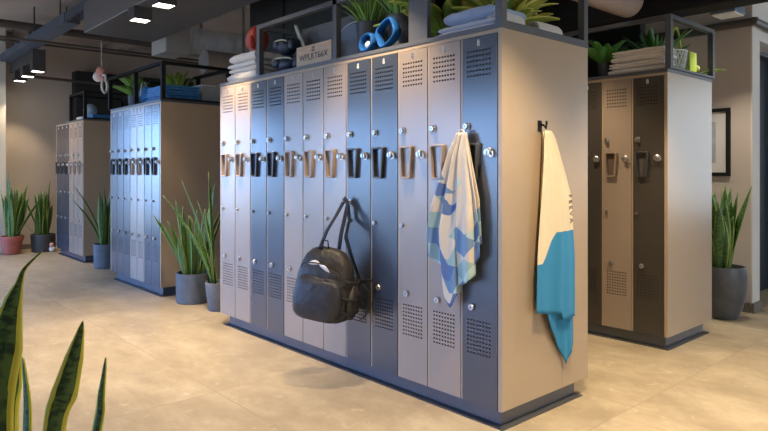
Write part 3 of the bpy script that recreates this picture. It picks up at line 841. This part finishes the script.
bz = [(-1, .55, .45), (-.97, .78, .70), (-.88, .95, .92), (-.7, 1.02, 1.04), (-.4, 1.02, 1.05), (-.1, 1.0, 1.0), (.2, .96, .90), (.5, .88, .76), (.75, .74, .58), (.9, .58, .42), (.98, .36, .25), (1, .18, .12)]
bagbody(.190, .130, .228, bz, .02, 2.7, 40, 1).build('bag_body', 'bag', bag, True)
fz = [(-.92, .5, .35), (-.88, .72, .7), (-.75, .86, .95), (-.45, .90, 1.05), (-.1, .86, .98), (.1, .80, .85), (.22, .70, .60), (.28, .5, .25)]
bagbody(.180, .07, .228, fz, -.085, 2.5, 36, 2).build('front_pocket', 'bagpanel', bag, True)
# side pocket and compression straps on the right side
mb = MB()
for c, r in (((.02, -.195, -.09), (.085, .035, .11)),):
    m4 = T.to_3x3(); mb.ball(T @ Vector(c), *r, T=m4)
mb.build('side_pocket', 'bag', bag, True)
def bt(pts): return [T @ Vector(p) for p in pts]
for zz in (.06, -.05, -.14):
    MB().tube(bt([(-.085, -.165, zz + .01), (-.07, -.195, zz), (-.03, -.222, zz - .005), (.05, -.228, zz), (.11, -.205, zz + .01)]), 0, 8, flat=(.004, .010, (0, 0, 1))).build('compression_strap', 'webbing', bag, True)
for (y_, z_) in ((-.225, .055), (-.231, -.055)):
    p = T @ Vector((.02, y_, z_)); MB().rbox(p.x - .022, p.x + .022, p.y - .008, p.y + .008, p.z - .016, p.z + .016, .005).build('buckle', 'black', bag, 40)
# zips
MB().tube(bt([(-.085 - .10 * math.cos(a) * .35, .165 * math.sin(a) * .8, .10 + .055 * math.cos(a)) for a in [(-1.5 + 3.0 * i / 14) for i in range(15)]]), .0035, 6).build('zip', 'webbing', bag, True)
MB().tube(bt([(.02 + .03 * math.cos(a), .198 * math.sin(a) * .92, .02 + .20 * math.cos(a)) for a in [(-1.7 + 3.4 * i / 20) for i in range(21)]]), .005, 6).build('zip', 'webbing', bag, True)
# white emblem: two joined brush strokes on the upper front
mb = MB(); top, bot = [], []
for i in range(25):
    u = i / 24; y = .085 - .155 * u; a = .017 * math.sin(PI * min(1, u * 1.9)) if u < .52 else .014 * math.sin(PI * (u - .50) / .5)
    zc = .135 + .020 * math.sin(PI * u) - .016 * u - (.008 if u > .52 else 0)
    xs = -.112 + (zc - .12) * .55 + .9 * y * y
    top.append(T @ Vector((xs, y, zc + abs(a) + .001))); bot.append(T @ Vector((xs - .002, y, zc - abs(a) * .6 - .001)))
mb.loft([bot, top], closed=False)
mb.build('emblem', 'white', bag, True, mods=[('SOLIDIFY', dict(thickness=.006, offset=0))])
hp = Vector((-.040, 1.232, 1.135))    # where the strap hangs
tl = T @ Vector((-.02, .05, .225)); tr = T @ Vector((.05, -.05, .22))
MB().tube([tl, tl.lerp(hp, .35) + Vector((-.01, .012, 0)), tl.lerp(hp, .7) + Vector((-.005, .008, 0)), hp + Vector((-.003, .03, -.02)), hp + Vector((0, .006, .008)), hp + Vector((0, -.022, -.012)), tr.lerp(hp, .6) + Vector((0, -.012, 0)), tr.lerp(hp, .3), tr], 0, 8, flat=(.022, .005, (1, 0, 0))).build('shoulder_strap', 'webbing', bag, True)
MB().tube([hp + Vector((.006, -.008, 0)), hp + Vector((.006, -.030, -.12)), T @ Vector((.08, -.075, .30)), T @ Vector((.10, -.12, .18)), T @ Vector((.13, -.17, .06)), T @ Vector((.135, -.20, -.08)), T @ Vector((.12, -.21, -.15))], 0, 8, flat=(.020, .005, (1, 0, 0))).build('shoulder_strap', 'webbing', bag, True)
MB().tube(bt([(.0, .045, .222), (-.005, .05, .27), (-.005, .01, .275), (.0, .0, .228)]), 0, 8, flat=(.007, .003, (1, 0, 0))).build('grab_loop', 'webbing', bag, True)
MB().tube(bt([(.10, -.215, .02), (.09, -.27, -.02), (.10, -.285, -.10), (.06, -.275, -.17), (.03, -.25, -.19)]), .005, 7).build('drawcord', 'webbing', bag, True)
MB().tube(bt([(.06, -.235, .05), (.05, -.29, .07), (.08, -.31, .04), (.10, -.30, -.12)]), 0, 7, flat=(.010, .003, (1, 0, 0))).build('strap_tail', 'webbing', bag, True)
# coat hook on the fifth locker carrying the strap
hkm = MB(); y_ = 1.232 - main[4].location.y - .008; z_ = 1.135 - P - .001
hkm.tube([(0, y_, z_ - .004), (-.030, y_, z_ - .008), (-.060, y_, z_ - .004), (-.064, y_, z_ + .020)], .005, 8)
hkm.lathe([(.012, 0), (.012, -.004), (.001, -.004)], (0, y_, z_ - .004), 14, axis='x')
d4 = [c for c in main[4].children if c.name.startswith('door')][0]
hkm.build('coat_hook', 'chrome', d4, 40, world=False)

# ------------------------------------------------------------------ things on the long bank
# red glove on the white towels
gx, gy, gz = .15, 2.665, WT + .2365
t = thing('boxing_glove', 'red boxing glove lying on white towels at the left end of the long bank', 'glove', (gx, gy, gz))
mb = MB(); mb.ball((gx, gy, gz + .115), .095, .085, .115); mb.ball((gx - .02, gy + .035, gz + .09), .07, .06, .075)
mb.build('mitt', 'red', t, True); MB().ball((gx - .07, gy - .03, gz + .08), .035, .03, .06).build('thumb', 'red', t, True)
MB().lathe([(.06, 0), (.066, .01), (.068, .05), (.06, .06)], (gx, gy, gz), 20, cap1=True).build('cuff', 'red', t, 50)
def glove(label, x, y, z, k, yaw):
    t = thing('sports_glove', label, 'glove', (x, y, z), 'navy gloves in the left bay of the long bank rack')
    MB().ball((0, 0, .075 * k), .085 * k, .115 * k, .075 * k).build('mitt', 'navy', t, True, world=False)
    MB().ball((-.07 * k, .055 * k, .085 * k), .035 * k, .055 * k, .04 * k).build('thumb', 'navy', t, True, world=False)
    MB().rbox(-.05 * k, .05 * k, -.17 * k, -.09 * k, .03 * k, .125 * k, .03, 0, 3).build('cuff', 'navy', t, 50, world=False)
    MB().tube([(-.088 * k, .10 * k * math.cos(a) * .95, .08 * k + .055 * k * math.sin(a)) if False else (-.083 * k * math.cos(a * .5) - .004, .118 * k * math.sin(a), .098 * k + .02 * k * math.cos(a)) for a in [-1.6 + 3.2 * i / 14 for i in range(15)]], .007 * k, 7).build('piping', 'piping', t, True, world=False)
    t.rotation_euler.z = yaw
    return t
glove('navy sports glove with pale piping lying on the worktop left of the wooden box', .15, 2.20, WT + E0, 1.0, .1)
glove('navy sports glove with pale piping, stacked on another left of the wooden box', .15, 2.22, WT + .151, .92, -.1)
t = thing('wrist_wrap', 'pale yellow wrist wrap standing beside the navy gloves', 'wrist wrap', (.22, 2.02, WT))
MB().tube([(.22, 2.00, WT + .012), (.20, 2.015, WT + .15), (.16, 2.05, WT + .28), (.15, 2.09, WT + .36), (.17, 2.125, WT + .375), (.19, 2.13, WT + .33), (.20, 2.09, WT + .24)], 0, 10, flat=(.010, .017, (0, 1, 0))).build('band', 'piping', t, True)

t = thing('wooden_box', 'pale wooden box with dark lettering standing in the rack of the long bank', 'box', (.06, 1.7, WT + E0))
z0 = WT + .0325
MB().rbox(.055, .10, 1.512, 1.945, WT + E0, WT + .158, .003).build('box_body', 'wood', t)
def put_text(s, size, loc, parent, m='ink', sx=1):
    me = text_mesh(s, size); me.materials.append(M[m])
    o = bpy.data.objects.new('lettering', me); C.objects.link(o); o.parent = parent
    o.matrix_local = Matrix.Translation(Vector(loc) - parent.location) @ Euler((PI / 2, 0, -PI / 2)).to_matrix().to_4x4() @ Matrix.Diagonal((sx, 1, 1, 1))
    return o
put_text('WPLRT', .062, (.0542, 1.79, WT + .070), t, sx=1.15); put_text('66X', .062, (.0542, 1.615, WT + .070), t, sx=1.15)
put_text('THE', .022, (.0542, 1.73, WT + .132), t); put_text('BOX', .018, (.0542, 1.73, WT + .112), t)

t = thing('weight_disc', 'large grey round disc leaning in the middle bay of the long bank rack', 'disc', (.20, 1.462, WT))
mb = MB(); mb.lathe([(.001, -.012), (.115, -.012), (.13, -.016), (.14, -.016), (.147, 0), (.14, .016), (.13, .016), (.115, .012), (.001, .012)], (0, 0, 0), 40, axis='x', cap0=False)
R_ = Matrix.Translation((.20, 1.462, WT + .1665)) @ Euler((0, math.radians(14), math.radians(12))).to_matrix().to_4x4()
mb.v = [tuple(R_ @ Vector(v)) for v in mb.v]; zm = min(v[2] for v in mb.v); mb.v = [(a, b, c - zm + WT + E0) for a, b, c in mb.v]
mb.build('disc_plate', 'disc', t, 40)
mb = MB(); mb.torus((0, 0, 0), .150, .008, 'x', 40, 8); mb.v = [tuple(R_ @ Vector((v[0], v[1], v[2]))) for v in mb.v if True]
mb.v = [(a + .004, b, c - .010) for a, b, c in mb.v]; mb.build('rim', 'steel', t, True)
def grass_pot(label, x, y, r, h, n, seed, hh):
    t = thing('potted_grass', label, 'potted plant', (x, y, WT + E0), 'dark pots of grass in the long bank rack')
    zt = pot(t, cyl(r * .82, r, h), 'darkpot', .008, .02); R = random.Random(seed); mb = MB()
    for _ in range(n):
        a = R.uniform(0, 2 * PI); q = r * .7 * math.sqrt(R.random())
        arch_leaf(mb, (x + q * math.cos(a), y + q * math.sin(a), zt - .01), a + R.uniform(-.5, .5), R.uniform(.5, 1) * hh, R.uniform(.03, .16), .008, R.uniform(.1, .7), 7, R.uniform(-.6, .6))
    mb.build('foliage', 'grass', t, True, mods=[('SOLIDIFY', dict(thickness=.0015, offset=0))]); return t
grass_pot('leafy grass in a dark pot, left one beside the grey disc on the long bank', .165, 1.235, .088, .235, 90, 3, .22)
grass_pot('leafy grass in a dark pot, right one behind the blue loop on the long bank', .17, .925, .095, .225, 90, 4, .24)
# blue rubber loops
def loop(label, pts, r, grp):
    mb = MB(); mb.tube(pts, 0, 10, flat=(.011, .032, (1, 0, 0)), closed=True)
    zm = min(v[2] for v in mb.v); mb.v = [(a, b, c - zm + WT + E0) for a, b, c in mb.v]
    o = mb.build('rubber_loop', 'bluefoam', None, True); return tag(o, label, 'exercise loop', grp)
cxy = lambda yc, zc, ry, rz, x, ex=2.6, tilt=0, n=28: [(x + .01 * math.sin(a), yc + (math.copysign(abs(math.cos(a)) ** (2 / ex), math.cos(a)) * ry) * math.cos(tilt) - (math.copysign(abs(math.sin(a)) ** (2 / ex), math.sin(a)) * rz) * math.sin(tilt), zc + (math.copysign(abs(math.cos(a)) ** (2 / ex), math.cos(a)) * ry) * math.sin(tilt) + (math.copysign(abs(math.sin(a)) ** (2 / ex), math.sin(a)) * rz) * math.cos(tilt)) for a in [2 * PI * i / n for i in range(n)]]
gl = 'blue rubber loops in the long bank rack'
loop('small round blue rubber loop in front of the left grass pot', cxy(1.098, .07, .058, .055, .040, 2.1), 0, gl)
loop('large angular blue rubber loop leaning in front of the right grass pot', cxy(.905, .09, .080, .075, .035, 3.4, -.5), 0, gl)
o = MB().ball((.038, 1.098, WT + .052), .018, .026, .024).build('cotton_ball', 'plush', None, True); tag(o, 'small white puff inside the round blue rubber loop', 'puff')

def leafy(label, loc, r, h, leaves, m, potm='darkpot', grp=None, name='potted_plant'):
    t = thing(name, label, 'potted plant', loc, grp)
    zt = pot(t, cyl(r * .85, r, h), potm, .008, .02); mb = MB()
    for (az, hh, reach, w_, dr) in leaves: arch_leaf(mb, (loc[0] + math.cos(az) * r * .3, loc[1] + math.sin(az) * r * .3, zt - .01), az, hh, reach, w_, dr, 10, 0.0, .95 * math.sin(7.3 * az + 40 * hh + 1) + .25)
    mb.build('foliage', m, t, True, mods=[('SOLIDIFY', dict(thickness=.002, offset=0))]); return t
def rl(seed, n, h, reach, w, droop=(.3, .9)):
    R = random.Random(seed); return [(2 * PI * (i + R.uniform(-.3, .3)) / n * 1.0, R.uniform(*h), R.uniform(*reach), w * R.uniform(.8, 1.2), R.uniform(*droop)) for i in range(n)]
gp = 'leafy plants in the long bank rack'
leafy('broad-leaved green plant in the right bay behind the blue towels', (.32, .665, WT + E0), .07, .10, rl(5, 16, (.10, .28), (.14, .30), .045) + [(LEFT - .25, .10, .46, .042, 1.1), (LEFT + .25, .20, .36, .044, .8), (LEFT - .5, .26, .36, .042, .6)], 'strap', grp=gp)
leafy('yellow-green striped plant at the end of the long bank beside the white rolled towels', (.42, .32, WT + E0), .075, .09, rl(8, 22, (.10, .32), (.14, .34), .046) + [(RIGHT, .08, .32, .036, 1.0), (RIGHT + .3, .20, .36, .036, .7), (RIGHT - .5, .26, .3, .034, .6), (RIGHT + .6, .03, .26, .04, 1.2)], 'yellowleaf', grp=gp)
leafy('yellow-green striped plant nearest the far corner post of the long bank end', (.66, .42, WT + E0), .07, .09, rl(13, 18, (.08, .28), (.14, .26), .042), 'yellowleaf', grp=gp)

# ------------------------------------------------------------------ things on the right-hand bank
gp = 'plants in the right-hand bank rack'
leafy('green fern-leaved plant in a dark pot left of the cream towels', (2.25, .665, WT + E0), .062, .13, rl(21, 18, (.10, .25), (.08, .20), .036), 'fern', grp=gp)
leafy('spiky green plant standing behind the stack of cream towels', (2.62, .42, WT + E0), .08, .12, rl(22, 34, (.16, .34), (.10, .34), .020, (.1, .5)), 'fern', grp=gp)
leafy('second spiky green plant behind the cream towels, nearer the rack post', (2.60, .18, WT + E0), .07, .11, rl(23, 20, (.10, .24), (.10, .26), .013, (.1, .5)), 'fern', grp=gp) if False else None
# lime wire lantern with arched top
t = thing('wire_basket', 'lime green wire basket with arched handle at the end of the right-hand bank', 'basket', (2.75, .30, WT + E0))
z = WT + E0
mb = MB(); mb.torus((2.75, .30, z + .006), .075, .005, 'z'); mb.torus((2.75, .30, z + .10), .095, .005, 'z')
for i in range(12):
    a = 2 * PI * i / 12; mb.tube([(2.75 + .075 * math.cos(a), .30 + .075 * math.sin(a), z + .006), (2.75 + .095 * math.cos(a), .30 + .095 * math.sin(a), z + .10)], .003, 6)
mb.build('wire_body', 'lime', t, True)
MB().tube([(2.75 + .11 * math.cos(a), .30, z + .10 + .34 * math.sin(a)) for a in [PI * i / 24 for i in range(25)]], .010, 8).build('arched_handle', 'lime', t, True)
t = thing('cord_basket', 'white open-weave cord basket at the end of the right-hand bank', 'basket', (2.455, .165, z))
mb = MB(); R = random.Random(4)
for i in range(16):
    a = 2 * PI * i / 16
    for s in (-1, 1):
        mb.tube([(2.455 + (.055 + .04 * k / 4) * math.cos(a + s * .2 * k), .165 + (.055 + .04 * k / 4) * .75 * math.sin(a + s * .2 * k), z + .004 + .18 * k / 4) for k in range(5)], .0045, 5)
mb.torus((2.455, .165, z + .184), .095, .007, 'z', sy=.75); mb.torus((2.455, .165, z + .008), .05, .007, 'z', sy=.75)
mb.build('weave', 'whitewire', t, True)
o = MB().rbox(2.70, 2.84, .165, .18, z, z + .22, .006).build('lime_board', 'lime'); tag(o, 'small lime green board standing upright at the end of the right-hand bank', 'board')
leafy('lime-leaved small plant at the outer corner of the right-hand bank', (2.79, .16, WT + E0), .045, .05, [(RIGHT, .05, .24, .030, .6), (RIGHT + .9, .10, .08, .024, .5), (RIGHT - 1.0, .05, .10, .026, .7), (LEFT, .11, .06, .02, .3)], 'strap', 'palepot', gp)

# ------------------------------------------------------------------ things on the middle bank
leafy('bushy green plant in a grey pot at the left end of the middle bank', (.30, 5.86, WT + E0), .085, .17, rl(31, 46, (.10, .32), (.06, .26), .032), 'grass', 'greypot', 'plants on the middle bank')
leafy('green leafy plant behind the blue towels on the middle bank', (.62, 5.33, WT + E0), .075, .14, rl(33, 30, (.12, .34), (.08, .24), .030), 'strap', 'greypot', 'plants on the middle bank')
zb = WT + E0
t = thing('drink_bottle', 'clear pale bottle standing in front of the blue towels on the middle bank', 'bottle', (.10, 5.20, zb)) if False else None
t = thing('drawstring_bag', 'crumpled light blue bag slumped at the left of the blue towels', 'bag', (.22, 5.28, zb))
mb = MB(); R = random.Random(9)
bm = bmesh.new(); bmesh.ops.create_icosphere(bm, subdivisions=4, radius=1)
for v in bm.verts:
    q = v.co; k = 1 + .12 * math.sin(7 * q.x + 3 * q.z) * math.cos(6 * q.y + 2 * q.x) + .06 * math.sin(15 * q.z + 9 * q.y)
    v.co = Vector((.22 + q.x * .085 * k, 5.28 + q.y * .10 * k, zb + .11 + max(-1, q.z) * .11 * k))
mb.addbm(bm); bm.free(); zm = min(v[2] for v in mb.v); mb.v = [(a, b, c - zm + zb) for a, b, c in mb.v]
mb.build('bag_sack', 'bluetowel', t, True); MB().tube([(.22, 5.26, zb + .21), (.19, 5.27, zb + .27), (.15, 5.25, zb + .24), (.13, 5.24, zb + .10)], .008, 6).build('drawstring', 'plush', t, True)
t = thing('storage_box', 'pale grey plastic storage box at the back right of the middle bank', 'box', (.70, 4.85, zb))
MB().rbox(.58, .85, 4.60, 5.08, zb, zb + .19, .012).build('tub', 'greyplastic', t, 40); MB().rbox(.57, .86, 4.59, 5.09, zb + .19, zb + .21, .006).build('lid', 'greyplastic', t, 40)

# ------------------------------------------------------------------ picture
t = thing('framed_picture', 'black framed picture with pale mount on the wall above the vase pot', 'picture', (3.87, .6, 1.6))
y0, y1, z0, z1 = .272, .88, 1.28, 1.935
MB().box(3.868, 3.8995, y0, y0 + .035, z0, z1).box(3.868, 3.8995, y1 - .035, y1, z0, z1).box(3.868, 3.8995, y0 + .035, y1 - .035, z0, z0 + .035).box(3.868, 3.8995, y0 + .035, y1 - .035, z1 - .035, z1).build('picture_frame', 'black', t)
MB().box(3.885, 3.892, y0 + .035, y1 - .035, z0 + .035, z1 - .035).build('mount', 'mat_board', t)
MB().box(3.8825, 3.8848, y0 + .13, y1 - .13, z0 + .13, z1 - .13).build('print', 'picturepaper', t)

# ------------------------------------------------------------------ ceiling services
def boxthing(name, label, cat, b, m, group=None, r=.01):
    return tag(MB().rbox(*b, r).build(name, m), label, cat, group)
boxthing('flat_duct', 'wide flat grey duct hanging above the aisle, carrying two square downlights', 'duct', (-.37, .42, 1.6, 5.62, 2.90, 3.25), 'flatduct')
t = thing('round_duct', 'large bluish metal round duct running behind the middle of the ceiling', 'duct', (1.6, 5.9, 3.03))
pr = []
for i in range(26):
    q = .85 + 2.2 * i / 25; pr += [(.165, q), (.165, q + .08), (.170, q + .083), (.170, q + .088)]
for xx in (1.1, 2.4): MB().box(xx, xx + .03, 5.74, 5.76, 3.19, ZC).build('hanger', 'steel', t)
mb = MB().lathe(pr, (0, 5.75, 3.03), 32, axis='x', cap0=True, cap1=True); mb.build('duct_tube', 'galv', t, 40)
MB().rbox(.55, .86, 5.52, 5.98, 2.80, 3.24, .01).build('duct_box', 'ductpaint', t)
t = thing('round_duct', 'pinkish primed round duct low behind the middle bank', 'duct', (1.6, 5.4, 2.72))
for xx in (1.5, 2.6): MB().box(xx, xx + .03, 5.34, 5.36, 2.84, ZC).build('hanger', 'steel', t)
MB().lathe([(.10, .95), (.145, .96), (.145, 3.0)], (0, 5.35, 2.70), 28, axis='x', cap0=True, cap1=True).build('duct_tube', 'pinkduct', t, 40)
t = thing('round_duct', 'pinkish round duct crossing above the gap before the right-hand bank', 'duct', (1.6, .35, 2.63))
for xx in (1.3, 1.9): MB().box(xx, xx + .03, .34, .36, 2.74, ZC).build('hanger', 'steel', t)
MB().lathe([(.11, 1.16), (.12, 1.17), (.12, 2.03), (.11, 2.04)], (0, .35, 2.63), 28, axis='x', cap0=True, cap1=True).build('duct_tube', 'pinkduct', t, 40)
boxthing('bulkhead', 'black boxed bulkhead over the right-hand locker bank', 'bulkhead', (2.06, 2.30, -1.2, 4.2, 2.50, ZC - .001), 'black')
boxthing('flat_duct', 'flat grey duct beside the black bulkhead at upper right', 'duct', (2.302, 3.02, -.55, 1.9, 2.72, ZC - .001), 'ductpaint')
t = thing('ceiling_light', 'boxy spotlight at the right edge of the flat duct by the picture wall', 'light', (3.14, .03, 2.62))
MB().rbox(3.04, 3.28, -.06, .14, 2.66, 2.80, .006).build('lamp_housing', 'bluesteel', t); MB().box(3.05, 3.27, -.05, .13, 2.652, 2.6595).build('diffuser', 'glow', t) if False else MB().box(3.05, 3.27, -.05, .13, 2.652, 2.6595).build('diffuser', 'white', t)
MB().tube([(3.16, .04, 2.80), (3.16, .04, ZC)], .008, 6).build('hanger', 'steel', t, True)
def rail(name, label, cat, p0, p1, r, m, group=None):
    return tag(MB().tube([p0, p1], r, 10).build(name, m, None, 40), label, cat, group)
rail('pipe', 'dark pipe along the top of the picture wall', 'pipe', (3.84, .02, 2.715), (3.84, 6.0, 2.715), .038, 'pipe', 'pipes under the ceiling')
rail('pipe', 'dark pipe running above the dark blue door', 'pipe', (3.80, .045, 2.715), (X1, .045, 2.715), .036, 'pipe', 'pipes under the ceiling')
boxthing('cable_tray', 'dark lighting track high along the picture wall', 'track', (3.72, 3.80, -1.0, 2.2, 2.86, 2.90), 'black')
rail('pipe', 'thick brown pipe crossing the ceiling at far left', 'pipe', (X0, 7.60, 3.30), (3.9, 7.67, 3.30), .055, 'pipe', 'pipes under the ceiling')
rail('pipe', 'thin upper conduit crossing the ceiling beyond the brown pipe', 'pipe', (X0, 8.35, 3.21), (3.9, 8.35, 3.21), .018, 'pipe', 'pipes under the ceiling')
rail('pipe', 'thin conduit crossing just under the brown pipe', 'pipe', (X0, 6.75, 2.93), (3.9, 6.50, 2.93), .016, 'pipe', 'pipes under the ceiling')
tag(MB().tube([(-.10, 9.33, ZC), (-.10, 9.33, 2.92), (-.08, 9.332, 2.87), (-.03, 9.337, 2.85), (3.9, 9.75, 2.85)], .024, 10).build('pipe', 'pipe', None, 40), 'low dark pipe crossing behind the row of three small downlights', 'pipe', 'pipes under the ceiling')
# steel cable tray along the room over the lockers
t = thing('cable_tray', 'blue grey steel cable tray high above the flat duct at upper left', 'cable tray', (-.05, 6, 3.4))
MB().box(-.08, .06, 4.2, 7.9, 3.40, 3.41).box(-.09, -.08, 4.2, 7.9, 3.40, 3.52).box(.06, .07, 4.2, 7.9, 3.40, 3.52).build('tray', 'bluesteel', t)
for yy in (4.6, 6.2, 7.6): MB().tube([(-.02, yy, 3.41), (-.02, yy, ZC)], .010, 6).build('hanger', 'pipe', t, True)
t = thing('cable_tray', 'blue grey steel cable tray running along the far ceiling over the downlights', 'cable tray', (-.4, 7, 3.05))
MB().box(-.44, -.28, 6.1, 9.7, 3.10, 3.11).box(-.45, -.44, 6.1, 9.7, 3.10, 3.22).box(-.28, -.27, 6.1, 9.7, 3.10, 3.22).build('tray', 'bluesteel', t)
for yy in (6.6, 7.9, 9.2): MB().tube([(-.36, yy, 3.11), (-.36, yy, ZC)], .010, 6).build('hanger', 'pipe', t, True)
for i, (a, b_) in enumerate(((-2.2, 'left'), (-1.2, 'middle'), (1.3, 'right'))):
    t = boxthing('ceiling_beam', 'shallow concrete beam along the ceiling, %s one of three' % b_, 'beam', (a, a + .16, 2.2, 10.0, ZC - .16, ZC - .001), 'concrete', 'ceiling beams')
# dark cabinet high on the far wall
boxthing('wall_cabinet', 'dark blue black cabinet high on the far wall above the farthest bank', 'cabinet', (.72, 2.9, 9.80, 10.049, 2.10, 3.09), 'darkwall')

# downlights
def downlight(label, x, y, zb, ztop, grp, big=True):
    t = thing('ceiling_light', label, 'light', (x, y, zb), grp); s = .085
    b = MB(); b.box(x - s, x - s + .008, y - s, y + s, zb, ztop); b.box(x + s - .008, x + s, y - s, y + s, zb, ztop)
    b.box(x - s + .008, x + s - .008, y - s, y - s + .008, zb, ztop); b.box(x - s + .008, x + s - .008, y + s - .008, y + s, zb, ztop); b.box(x - s + .008, x + s - .008, y - s + .008, y + s - .008, ztop - .008, ztop)
    b.build('lamp_housing', 'lampbody', t)
    MB().box(x - s + .009, x + s - .009, y - s + .009, y + s - .009, zb + .006, zb + .012).build('diffuser', 'glow', t)
    return t
SPOTS = []
def spot(x, y, z, e, size=86, col=(1.0, .77, .50), tilt=None):
    L = bpy.data.lights.new('downlight_beam', 'SPOT'); L.energy = e; L.color = col; L.spot_size = math.radians(size); L.spot_blend = .55; L.shadow_soft_size = .03
    o = bpy.data.objects.new('downlight_beam', L); C.objects.link(o); o.location = (x, y, z - .004)
    if tilt: o.rotation_euler = tilt
gd = 'square downlights under the flat duct'
E1 = 165
for lab, x, y in (('square downlight under the flat duct, farther of the two in view', -.30, 4.10), ('square downlight under the flat duct, nearer of the two in view', -.35, 3.42), ('square downlight under the flat duct straight above the backpack', -.33, 2.72)):
    downlight(lab, x, y, 2.78, 2.8995, gd); spot(x, y, 2.78, E1 * (.32 if y > 4 else 1.0 if y > 3 else 1.7), 66)
boxthing('light_track', 'black ceiling track holding the three small downlights by the far wall', 'track', (-.30, -.16, 8.36, 9.75, 2.93, 3.0985), 'lampbody')
gd = 'three small downlights by the far wall'
for lab, x, y in (('square downlight under the cable tray, nearest of the far three', -.24, 8.23), ('square downlight under the cable tray, middle of the far three', -.23, 8.88), ('square downlight under the cable tray, farthest of the far three', -.21, 9.50)):
    t = downlight(lab, x, y, 2.78, 3.0985 if y < 8.3 else 2.929, gd); spot(x, y, 2.78, E1 * .36)
gd = 'square downlights over the near floor'
boxthing('light_track', 'black ceiling track over the near floor', 'track', (-.40, -.28, -2.6, 1.2, 2.90, 2.96), 'black')
for k, y in enumerate((.9, -.85, -1.9)):
    downlight('square downlight on the near track, %s from the lockers' % ORD[k], -.34, y, 2.78, 2.8995, gd); spot(-.34, y, 2.78, E1 * (.9, 1.9, 1.2)[k], (86, 104, 86)[k])
boxthing('light_track', 'black ceiling track in the right-hand aisle', 'track', (1.38, 1.50, -2.6, 1.4, 2.90, 2.96), 'black')
for k, y in enumerate((.7, -.6, -1.9)):
    downlight('square downlight in the right-hand aisle, %s from the dark partition' % ORD[k], 1.44, y, 2.78, 2.8995, gd); spot(1.44, y, 2.78, E1 * (.7, 1.1, .8)[k])
boxthing('light_track', 'black ceiling track in front of the window wall', 'track', (-2.06, -1.94, .4, 7.6, 2.90, 2.96), 'black')
for k, y in enumerate((.8, 2.2, 3.6, 5.4, 7.2)):
    downlight('square downlight on the window-side track, %s from the camera end' % ORD[k], -2.0, y, 2.78, 2.8995, gd); spot(-2.0, y, 2.78, E1 * .8)
spot(3.16, .04, 2.65, 70, 110, (1.0, .88, .72))

boxthing('light_track', 'added black track in the passage, holding unseen fill lights', 'track', (3.30, 3.42, 1.95, 4.2, 2.90, 2.96), 'black')
for k, y in enumerate((2.3, 3.7)):  # two added lamps, out of view, that brighten the picture wall
    downlight('added unseen fill downlight before the picture wall, %s from the vase pot' % ORD[k], 3.36, y, 2.78, 2.8995, 'added fill downlights in the passage'); spot(3.36, y, 2.78, E1, 120, (1.0, .88, .72))
# hanging ornament before the middle bank
o3 = Vector((-.10, 5.86, 2.49))
t = thing('hanging_ornament', 'pink and white hanging ornament with a white ring on a cord before the middle bank', 'ornament', o3)
MB().tube([(o3.x, o3.y, 2.58), (o3.x, o3.y, 2.897)], .004, 6).build('cord', 'plush', t, True)
MB().ball((o3.x, o3.y, 2.515), .062, .062, .066).build('pink_ball', 'pink', t, True)
MB().ball((o3.x - .02, o3.y + .055, 2.46), .06).build('white_ball', 'plush', t, True)
MB().ball((o3.x, o3.y - .03, 2.44), .045).build('pink_ball', 'pink', t, True)
mb = MB(); mb.torus((0, 0, 0), .078, .013, 'x', 28, 10); q = Euler((0, 0, -.7)).to_matrix(); mb.v = [tuple(q @ Vector(v) + Vector((o3.x, o3.y - .11, 2.335))) for v in mb.v]
mb.build('ring', 'plush', t, True)
MB().tube([(o3.x, o3.y - .06, 2.47), (o3.x, o3.y - .14, 2.46), (o3.x, o3.y - .155, 2.38)], .015, 8).build('strap', 'plush', t, True)

# small plush by the far wall
t = thing('plush_toy', 'small pale plush sitting on the floor beside the near-black pot', 'toy', (.22, 9.30, 0))
MB().ball((.22, 9.30, .05), .05, .05, .05).build('body', 'plush', t, True); MB().ball((.21, 9.29, .12), .036).build('head', 'pink', t, True)

# ------------------------------------------------------------------ sky, exposure
wd = bpy.data.worlds.new('sky'); sc.world = wd; wd.use_nodes = True; nt = wd.node_tree
bg = nt.nodes['Background']
tc = nt.nodes.new('ShaderNodeTexCoord'); s = nt.nodes.new('ShaderNodeSeparateXYZ'); nt.links.new(tc.outputs['Generated'], s.inputs[0])
r = nt.nodes.new('ShaderNodeValToRGB'); e = r.color_ramp.elements
e[0].position = .46; e[0].color = (.10, .11, .12, 1); e[1].position = 1.0; e[1].color = (.10, .25, .75, 1)
k = e.new(.50); k.color = (.36, .58, 1.0, 1); k = e.new(.62); k.color = (.20, .43, 1.0, 1)
mr = math_n(nt, 'MULTIPLY_ADD', s.outputs[2], .5, .5)
nt.links.new(mr, r.inputs[0])
# blue sky over the window side, white overcast over the other side
sd = nt.nodes.new('ShaderNodeMapRange'); sd.inputs[1].default_value = -.1; sd.inputs[2].default_value = .45
nt.links.new(math_n(nt, 'MAXIMUM', s.outputs[0], math_n(nt, 'SUBTRACT', math_n(nt, 'MULTIPLY', s.outputs[1], -1.0), .25)), sd.inputs[0])
blue = nt.nodes.new('ShaderNodeVectorMath'); blue.operation = 'SCALE'; nt.links.new(r.outputs[0], blue.inputs[0]); blue.inputs[3].default_value = 13.0
nt.links.new(mixc(nt, sd.outputs[0], blue.outputs[0], (3.1, 3.35, 3.7)), bg.inputs[0]); bg.inputs[1].default_value = 1.0

sc.view_settings.view_transform = 'Standard'; sc.view_settings.look = 'None'; sc.view_settings.gamma = 1.0
sc.view_settings.use_curve_mapping = False; sc.view_settings.exposure = 0.18
sc.cycles.use_denoising = True
sc.cycles.max_bounces = 8
